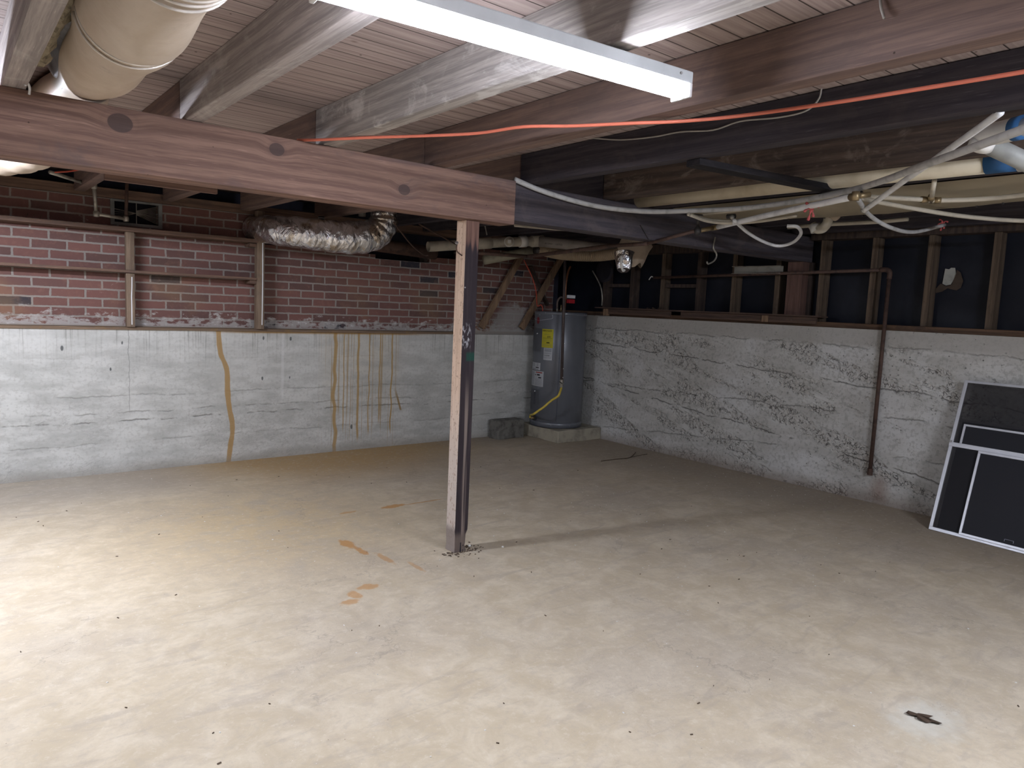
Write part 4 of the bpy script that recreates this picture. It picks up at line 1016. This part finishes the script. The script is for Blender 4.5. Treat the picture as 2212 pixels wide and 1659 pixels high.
def invert(px, py):
    """angle and height on the tank shell for a sight line"""
    d = ray(px, py); ox, oy = -HC.x, -HC.y
    a = d.x*d.x+d.y*d.y; b = 2*(ox*d.x+oy*d.y); c = ox*ox+oy*oy-HR*HR
    disc = max(0, b*b-4*a*c); t = (-b-math.sqrt(disc))/(2*a); p = CP+d*t
    an = math.degrees((math.atan2(p.y-HC.y, p.x-HC.x)-ANG0+PI) % (2*PI)-PI)
    return an, p.z
def text_on_tank(txt, a0, z, size, mat, parent, squeeze=1.0, out=.0035):
    cu = bpy.data.curves.new('t', 'FONT'); cu.body = txt; cu.size = size; cu.extrude = 0
    to = bpy.data.objects.new('t', cu); C.objects.link(to); bpy.context.view_layer.update()
    me = to.evaluated_get(bpy.context.evaluated_depsgraph_get()).to_mesh()
    bm = nb(); bm.from_mesh(me); bpy.data.objects.remove(to); bpy.data.curves.remove(cu)
    for v_ in bm.verts:
        # text runs to the viewer's right: angle rises from left to right
        v_.co = on_tank(a0+math.degrees(v_.co.x*squeeze/HR), z+v_.co.y, out)
    o = obj('lettering', bm, mat, parent)
    return o
aL = invert(1172, 710)[0]; aR = invert(1196, 712)[0]; zt = invert(1184, 711)[1]; zb = invert(1182, 751)[1]
SG = 1 if aR > aL else -1
lb = tank_patch('energy_label', aL, aR, zb, zt, MT['yellow'], wh, label='yellow energy guide label')
wid = math.radians(abs(aR-aL))*HR
def bars(parent, a0, a1, zs, h, mat):
    for z in zs: tank_patch('print_line', a0, a1, z, z+h, mat, parent, .0032)
text_on_tank('ENERGYGUIDE', aL+SG*1.2, zt-.026, .024, MT['ink'], lb, (wid*.90)/(.024*11*.66))
hh = zt-zb
bars(lb, aL+(aR-aL)*.08, aL+(aR-aL)*.92, [zt-hh*.50], .0022, MT['ink'])
text_on_tank('$483', aL+(aR-aL)*.50, zt-hh*.45, .022, MT['ink'], lb, .95)
bars(lb, aL+(aR-aL)*.25, aL+(aR-aL)*.75, [zt-hh*.30], .0015, MT['greyink'])
bars(lb, aL+(aR-aL)*.10, aL+(aR-aL)*.88, [zt-hh*(.58+.07*i) for i in range(2)]+[zt-hh*(.82+.05*i) for i in range(3)], .0013, MT['greyink'])
tank_patch('print_block', aL+(aR-aL)*.46, aL+(aR-aL)*.72, zt-hh*.76, zt-hh*.71, MT['ink'], lb, .0032)
bL, bR = invert(1174.5, 760)[0], invert(1193, 760)[0]; z1, z0 = zb-.002, invert(1183, 778)[1]
l2 = tank_patch('notice_label', bL, bR, z0, z1, MT['paper'], wh, label='small white printed notice under the yellow label')
hh = z1-z0
bars(l2, bL+(bR-bL)*.1, bL+(bR-bL)*.92, [z1-hh*(.12+.09*i) for i in range(3)], .005, MT['greyink'])
text_on_tank('1-866-376-4566', bL+(bR-bL)*.06, z1-hh*.66, .013, MT['ink'], l2, .80)
bars(l2, bL+(bR-bL)*.1, bL+(bR-bL)*.9, [z1-hh*(.40+.05*i) for i in range(3)]+[z1-hh*(.76+.06*i) for i in range(3)], .0016, MT['greyink'])
cL, cR = invert(1150.6, 790)[0], invert(1167.5, 790)[0]; z1, z0 = invert(1159, 783)[1], invert(1159, 799)[1]
l3 = tank_patch('rating_label', cL, cR, z0, z1, MT['paper'], wh, label='small white rating label')
hh = z1-z0
tank_patch('print_block', cL+(cR-cL)*.60, cL+(cR-cL)*.88, z0+hh*.28, z0+hh*.40, MT['ink'], l3, .0032)
bars(l3, cL+(cR-cL)*.2, cL+(cR-cL)*.85, [z0+hh*.10], .004, MT['greyink'])
for k in (.1, .35, .7): bars(l3, cL+(cR-cL)*k, cL+(cR-cL)*(k+.14), [z0+hh*(.5+.12*i) for i in range(4)], .003, MT['greyink'])
cL, cR = invert(1146.5, 815)[0], invert(1174, 815)[0]; z1, z0 = invert(1160, 801)[1], invert(1160, 834)[1]
l4 = tank_patch('warning_label', cL, cR, z0, z1, MT['paper'], wh, label='larger white safety label with red heading')
hh = z1-z0
tank_patch('print_block', cL+(cR-cL)*.58, cL+(cR-cL)*.94, z1-hh*.12, z1-hh*.06, MT['redink'], l4, .0032)
bars(l4, cL+(cR-cL)*.06, cL+(cR-cL)*.48, [z1-hh*(.08+.075*i) for i in range(12)], .0025, MT['greyink'])
bars(l4, cL+(cR-cL)*.54, cL+(cR-cL)*.94, [z1-hh*(.55+.075*i) for i in range(6)], .0025, MT['greyink'])
tank_patch('print_block', cL+(cR-cL)*.66, cL+(cR-cL)*.82, z1-hh*.29, z1-hh*.20, MT['ink'], l4, .0032)
tank_patch('print_block', cL+(cR-cL)*.74, cL+(cR-cL)*.90, z1-hh*.46, z1-hh*.39, MT['ink'], l4, .0032)
tank_patch('print_block', cL+(cR-cL)*.54, cL+(cR-cL)*.60, z1-hh*.29, z1-hh*.23, MT['ink'], l4, .0032)
# badge
ba, bz = invert(1163, 692)
bm = nb(); vs_ = [bm.verts.new(on_tank(ba+math.degrees(.026*math.cos(t_)/HR), bz+.037*math.sin(t_), .003)) for t_ in [2*PI*i/28 for i in range(28)]]
f = bm.faces.new(vs_); bmesh.ops.solidify(bm, geom=[f], thickness=.002)
bg_ = obj('badge', bm, MT['red'], wh, label='red oval maker badge')
bm = nb(); vs_ = [bm.verts.new(on_tank(ba+math.degrees(.016*math.cos(t_)/HR), bz+.008*math.sin(t_), .0065)) for t_ in [2*PI*i/18 for i in range(18)]]
text_on_tank('Rheem', ba-SG*math.degrees(.019/HR), bz-.005, .015, plain('badge_print', (.45, .12, .12), .5), bg_, .9, .0065); bm.free()
# silver swoosh line
sw = [invert(x, y) for x, y in ((1151, 687), (1157, 690), (1164, 692), (1175, 691), (1190, 689), (1194, 687.5), (1194, 680.5), (1151, 680))]
bm = nb()
for (a, b) in zip(sw[:-1], sw[1:]): tube(bm, [on_tank(a[0], a[1], .002), on_tank((a[0]+b[0])/2, (a[1]+b[1])/2, .002), on_tank(b[0], b[1], .002)], .0016, 6, 1)
obj('trim_line', bm, MT['alu'], wh)
for (x0, y0, x1, y1) in ((1152, 708, 1169, 759), (1147, 841, 1163, 886)):   # access panels
    a0 = invert(x0, (y0+y1)/2)[0]; a1 = invert(x1, (y0+y1)/2)[0]; za = invert((x0+x1)/2, y0)[1]; zb_ = invert((x0+x1)/2, y1)[1]
    pn = tank_patch('access_panel', a0, a1, zb_, za, plain('panel_grey', (.20, .21, .24), .4, .1, .5, .03), wh, .004)
    ha, hz = invert((x0+x1)/2+1.5, y0+13 if y0 < 800 else y0+4)
    obj('panel_clip', obb(nb(), on_tank(ha-1.6, hz, .009), on_tank(ha+1.6, hz+.004, .009), .004, .010), MT['pex'], pn)
a0 = invert(1154, 860)[0]; a1 = invert(1158, 860)[0]
tank_patch('panel_slot', a0, a1, invert(1156, 873)[1], invert(1156, 847)[1], plain('slot_grey', (.17, .175, .21), .5), wh, .007)
seam = invert(1209, 760)[0]
tank_patch('seam', seam-.5, seam+.5, PZ+.07, HTOP-.04, plain('seam_light', (.16, .18, .23), .3, .3), wh, .003, label='lighter vertical seam')
for px in (1179, 1224, 1262):
    a, z = invert(px, 677); obj('screw', cyl(nb(), on_tank(a, HTOP-.016, .002), on_tank(a, HTOP-.016, .007), .004, 8), MT['knob'], wh)
for px in (1148, 1190, 1230):
    a, z = invert(px, 915); obj('screw', cyl(nb(), on_tank(a, PZ+.03, .002), on_tank(a, PZ+.03, .007), .004, 8), MT['knob'], wh)
# drain valve
va, vz = invert(1156, 902)
dvv = obj('drain_valve', cyl(nb(), on_tank(va, vz, -.005), on_tank(va, vz, .012), .032, 20), MT['heater_dark'], wh)
obj('valve_outlet', cyl(nb(), on_tank(va, vz, .010), on_tank(va-SG*3, vz-.004, .05), .014, 14), MT['brass'], dvv, smooth_=True)
# nipples on top
def top_at(px, py, yy=None): return A(px, py, 'z', HTOP)
for px, nm in ((1197, 'hot_nipple'), (1222.5, 'cold_nipple'), (1210, 'relief_stub')):
    p = HC+(on_tank(invert(px, 700)[0], 0, -.10)-HC); p.z = HTOP
    obj(nm, cyl(nb(), p-Vector((0, 0, .01)), p+Vector((0, 0, .045 if nm != 'relief_stub' else .075)), .011 if nm != 'relief_stub' else .007, 12), MT['galv'] if nm != 'relief_stub' else MT['brass'], wh, smooth_=True)
def top_pt(px, dep, z):
    p = HC+(on_tank(invert(px, 700)[0], 0, dep)-HC); return Vector((p.x, p.y, z))
# pipes above the heater
p = top_pt(1222.5, -.10, HTOP+.045)
o = obj('copper_connector', tube(nb(), [p, p+Vector((0, 0, .10)), p+Vector((.01, .01, .25)), p+Vector((.05, .03, .38)), p+Vector((.09, .04, .44))], .009, 10, 24, rad=lambda t: .011+.002*math.sin(t*2*PI*36)), MT['copper'], smooth_=True); tag(o, 'ribbed copper connector curving up from the heater top', 'pipe')
p = top_pt(1197, -.10, HTOP+.045)
o = obj('grey_hose', tube(nb(), [p, p+Vector((.0, 0, .06)), p+Vector((.03, .0, .105)), p+Vector((.08, -.0, .11)), p+Vector((.13, .0, .10))], .010, 10, 8), plain('hose_brown', (.13, .10, .09), .6), smooth_=True); tag(o, 'short brown hose arching from the heater top', 'hose')
p = top_pt(1160, -.06, HTOP)
o = obj('red_cable', tube(nb(), [p, p+Vector((-.005, .0, .04)), p+Vector((-.03, .0, .065)), p+Vector((-.055, .03, .06)), A(1158, 630, 'y', 5.95), A(1150, 600, 'y', 5.98), A(1132, 562, 'y', 6.0)], .0055, 8, 8), MT['redwire'], smooth_=True); tag(o, 'thin red cable rising in a curve from the heater top', 'cable')
# red white tag / valve label
tg = thing('valve_tag', 'red and white printed tag above the heater', 'tag', A(1235, 655, 'x', 5.66))
c0 = A(1233, 641, 'y', 5.72); c1 = A(1232, 650, 'y', 5.72)
obj('white_half', obb(nb(), c0-Vector((.035, 0, 0)), c0+Vector((.045, 0, 0)), .05, .034), MT['paper'], tg, .003)
obj('red_half', obb(nb(), c1-Vector((.035, 0, .004)), c1+Vector((.045, 0, -.004)), .05, .044), plain('tag_red', (.45, .02, .03), .5), tg, .003)
# dark riser pipe in front of the heater with yellow connector
ga = thing('gas_riser', 'dark vertical gas pipe standing before the water heater', 'pipe', (5.05, 5.45, .6))
gp = [A(1213, 826, 'y', 5.42)]
gx, gy = gp[0].x, gp[0].y
obj('pipe_run', cyl(nb(), (gx, gy, gp[0].z), (gx+.05, gy+.10, 2.04), .0155, 14), plain('riser_brown', (.085, .065, .062), .6, .2), ga, smooth_=True)
cp_ = obj('shutoff_valve', lathe(nb(), (gx, gy, gp[0].z-.055), [(0, 0), (.012, .001), (.018, .012), (.014, .03), (.022, .04), (.022, .07), (.018, .09), (.0, .091)], 14), MT['galv'], ga, smooth_=True)
obj('valve_lever', obb(nb(), (gx-.008, gy-.02, gp[0].z-.012), (gx-.05, gy-.02, gp[0].z+.012), .010, .006), MT['dark_metal'], cp_)
for z in (1.05, .79, .70): obj('paint_fleck', lathe(nb(), (gx+.012*0, gy-.016, z), [(0, 0), (.004, .001), (.003, .007), (0, .008)], 8), MT['chalk'], ga)
ys = [Vector((gx, gy-.002, gp[0].z-.055)), A(1209, 849, 'y', 5.38), A(1205, 856, 'y', 5.38), A(1190, 866, 'y', 5.40), A(1175, 879, 'y', 5.43), A(1162, 888, 'y', 5.48), A(1152, 895, 'y', 5.53)]
ye = on_tank(va-SG*3, vz-.004, .052)
o = obj('yellow_connector', tube(nb(), ys+[ye+Vector((-.004, -.004, .03)), ye], .0115, 14, 8), MT['hose'], smooth_=True); tag(o, 'yellow flexible connector looping across the water heater', 'hose')
# ================================================================ concrete block
kb = nb()
obb(kb, (4.605, 5.975, .10), (4.965, 5.985, .10), .16, .20)
o = obj('concrete_block', rag(subdiv(kb, 4), 5, .010, 14), MT['block'], None, .008); tag(o, 'dark grey concrete block on the floor left of the heater pad', 'block')
# ================================================================ window screens
O0 = Vector((5.333, 1.936, 0.0)); U = Vector((-.055, -.998, 0)).normalized(); V0 = Vector((.30, 0, 1.0)); V_ = (V0-U*V0.dot(U)).normalized(); N_ = U.cross(V_).normalized()
if N_.x > 0: N_ = -N_
def on_scr(px, py, off=0):
    d = ray(px, py); o_ = O0+N_*off; t_ = (o_-CP).dot(N_)/d.dot(N_); p = CP+d*t_-O0-N_*off
    return p.dot(U), p.dot(V_)
def SP(u, v, n): return O0+U*u+V_*v+N_*n
def bar(bm, u0, u1, v0, v1, n, th):
    vs_ = [bm.verts.new(SP(u, v, k)) for k in (n, n+th) for v in (v0, v1) for u in (u0, u1)]
    for f in ((0, 2, 3, 1), (4, 5, 7, 6), (0, 1, 5, 4), (2, 6, 7, 3), (0, 4, 6, 2), (1, 3, 7, 5)): bm.faces.new([vs_[i] for i in f])
def frame(t, u0, u1, v0, v1, w, n, th, mt, mesh_mt, skew=0):
    bm = nb()
    bar(bm, u0, u1, v0, v0+w, n, th); bar(bm, u0, u1, v1-w, v1, n, th); bar(bm, u0, u0+w, v0+w, v1-w, n, th); bar(bm, u1-w, u1, v0+w, v1-w, n, th)
    obj('frame', bm, mt, t, .0015)
    bm = nb(); bar(bm, u0+w*.9, u1-w*.9, v0+w*.9, v1-w*.9, n+th*.35, .0015); obj('mesh', bm, mesh_mt, t)
ut, vt = on_scr(2088, 822); um, vm = on_scr(2055, 955)
print('screen', ut, vt, um, vm)
s1 = thing('storm_screen', 'tall aluminium window screen with a middle bar leaning on the right wall', 'window screen', O0)
WD = .80
bm = nb()
bar(bm, 0, .022, .022, vt-.016, 0, .012); bar(bm, WD-.022, WD, .022, vt-.016, 0, .012); bar(bm, 0, WD, 0, .022, 0, .012); bar(bm, 0, WD, vt-.016, vt, 0, .012)
obj('frame', bm, MT['alu'], s1, .0015)
bm = nb(); bar(bm, 0, WD, vm-.030, vm, -.002, .018); obj('middle_bar', bm, MT['alu'], s1, .0015)
bm = nb(); bar(bm, .02, WD-.02, vm, vt-.014, .004, .0012); obj('mesh', bm, MT['screen'], s1, label='see-through upper mesh')
bm = nb(); bar(bm, .02, WD-.02, .02, vm-.028, .004, .0012); obj('mesh', bm, MT['screen'], s1, label='lower mesh')
bm = nb(); bar(bm, .0, .014, vm-.006, vm+.012, .013, .004); obj('corner_clip', bm, MT['alu_dull'], s1)
u2, v2 = on_scr(2075, 905, -.03)
s2 = thing('window_screen', 'dull framed dark screen leaning behind the tall aluminium one', 'window screen', SP(.1, 0, -.03))
frame(s2, u2, WD+.02, .012, v2, .018, -.034, .010, MT['alu_dull'], MT['screen_dense'])
u3, v3 = on_scr(2083, 916, .01)
bm = nb(); bar(bm, u3, WD-.024, v3-.014, v3, .0065, .008); bar(bm, u3, u3+.014, vm+.001, v3-.014, .0065, .008)
obj('sash', bm, MT['alu'], s1, .001, label='bright inner sash just above the middle bar')
bm = nb(); bar(bm, u3+.012, WD-.026, vm+.001, v3-.012, .008, .0012); obj('sash_mesh', bm, MT['screen_dense'], s1)
u4, v4 = on_scr(2117, 974, .03); u5, v5 = on_scr(2065, 1160, .03)
s4 = thing('window_screen', 'small white framed screen leaning in front of all the others', 'window screen', SP(.2, 0, .03))
frame(s4, (u4+u5)/2, WD+.12, .016, v4, .016, .020, .011, MT['alu'], MT['screen_dense'])
bm = nb()
for a, b in (((.46, .045), (.46, .060)), ((.46, .060), (.51, .060)), ((.51, .060), (.51, .045))): obb(bm, SP(a[0], a[1], .032), SP(b[0], b[1], .032), .003, .003, up=N_)
obj('pull_tab', bm, MT['greyink'], s4)
# ================================================================ small things on the floor
lf = nb(); ov = [(-.045, .018), (-.03, .026), (-.01, .018), (.0, .022), (.012, .012), (.03, .004), (.012, .0), (.034, -.022), (.022, -.03), (.005, -.020), (-.012, -.022), (-.03, -.006), (-.022, .004), (-.038, .01)]
lc = Vector((2.722, .935, .004))
vs_ = [lf.verts.new(lc+Vector((a*.95+b*.75, -a*.70+b*1.25, .003*math.sin(i*1.7)+.003))) for i, (a, b) in enumerate(ov)]
f = lf.faces.new(vs_); bmesh.ops.solidify(lf, geom=[f], thickness=.002)
tag(obj('dry_leaf', lf, MT['leaf']), 'dark dried leaf on a pale patch of floor at the lower right', 'leaf')
tw = tube(nb(), [A(1298, 996, 'z', .004), A(1330, 992, 'z', .004), A(1358, 989, 'z', .005), A(1368, 983, 'z', .006), A(1373, 977, 'z', .01)], .004, 6, 5)
tube(tw, [A(1350, 991, 'z', .005), A(1375, 985, 'z', .006), A(1398, 981, 'z', .004)], .003, 6, 4)
tag(obj('twig', tw, MT['chip'], smooth_=True), 'thin dark twig lying on the floor near the right wall', 'twig')
bm = nb()
for i in range(130):
    a = random.uniform(-2.9, .9); r = .055+abs(random.gauss(0, .035)); p = Vector((2.30+r*math.cos(a)*1.25, 3.285+r*math.sin(a)*.8, .0))
    if 2.25 < p.x < 2.35 and 3.24 < p.y < 3.34: continue
    s_ = random.uniform(.002, .007); lathe(bm, p, [(0, 0), (s_, .001), (s_*.7, s_*.6), (0, s_*.8)], 6)
tag(obj('crumbs', rag(bm, 3, .003, 90), MT['chip']), 'dark rotted wood crumbs around the foot of the post', 'debris', kind='stuff')
bm = nb()
for i in range(330):
    k = random.random()
    if k < .45: x, y = random.gauss(3.9, .7), random.gauss(3.3, .7)
    elif k < .7: x, y = random.uniform(4.7, 5.5), random.uniform(2.4, 5.2)
    else: x, y = random.uniform(.3, 5), random.uniform(.6, 5.9)
    if not (0.1 < x < 5.6 and .5 < y < 5.95): continue
    s_ = random.uniform(.0018, .0048); lathe(bm, Vector((x, y, 0)), [(0, 0), (s_, .0005), (s_*.7, s_*.5), (0, s_*.6)], 6)
tag(obj('paint_chips', rag(bm, 6, .003, 90), MT['chalk']), 'tiny white chips scattered over the floor', 'debris', kind='stuff')
bm = nb()
for i in range(90):
    x, y = random.uniform(.2, 4.5), random.uniform(.7, 5.5); s_ = random.uniform(.002, .006); a = random.random()*PI
    obb(bm, (x, y, .002), (x+s_*2.2*math.cos(a), y+s_*2.2*math.sin(a), .002), s_*.7, .003)
tag(obj('splinters', bm, MT['chip']), 'tiny dark splinters scattered over the floor', 'debris', kind='stuff')
for (px, py, r, lab) in ((1014, 1181, .010, 'white pebble at the right of the post foot'), (1086, 1183, .007, 'small white pebble further right of the post foot')):
    p = A(px, py, 'z', 0); tag(obj('pebble', rag(lathe(nb(), p, [(0, 0), (r, r*.3), (r*.9, r), (0, r*1.4)], 10), 2, .003, 70), MT['chalk'], smooth_=True), lab, 'pebble')
# printed marking on the dusty drain pipe
def pipe_text(txt, s0, size):
    t, d, dd, nn, e = DP
    cu = bpy.data.curves.new('t', 'FONT'); cu.body = txt; cu.size = size
    to = bpy.data.objects.new('t', cu); C.objects.link(to); bpy.context.view_layer.update()
    me = to.evaluated_get(bpy.context.evaluated_depsgraph_get()).to_mesh(); bm = nb(); bm.from_mesh(me)
    bpy.data.objects.remove(to); bpy.data.curves.remove(cu)
    up = nn.cross(dd); up = up if up.z > 0 else -up
    for v_ in bm.verts:
        an = (v_.co.y-.022)/.05
        v_.co = d+dd*(s0+v_.co.x)+(nn*math.cos(an)+up*math.sin(an))*.0512
    obj('lettering', bm, MT['ink'], t)
pipe_text('LISTED', .20, .022); pipe_text('AS DWV', .09, .020); pipe_text('ABS 3 INCH ASTM', .42, .013)
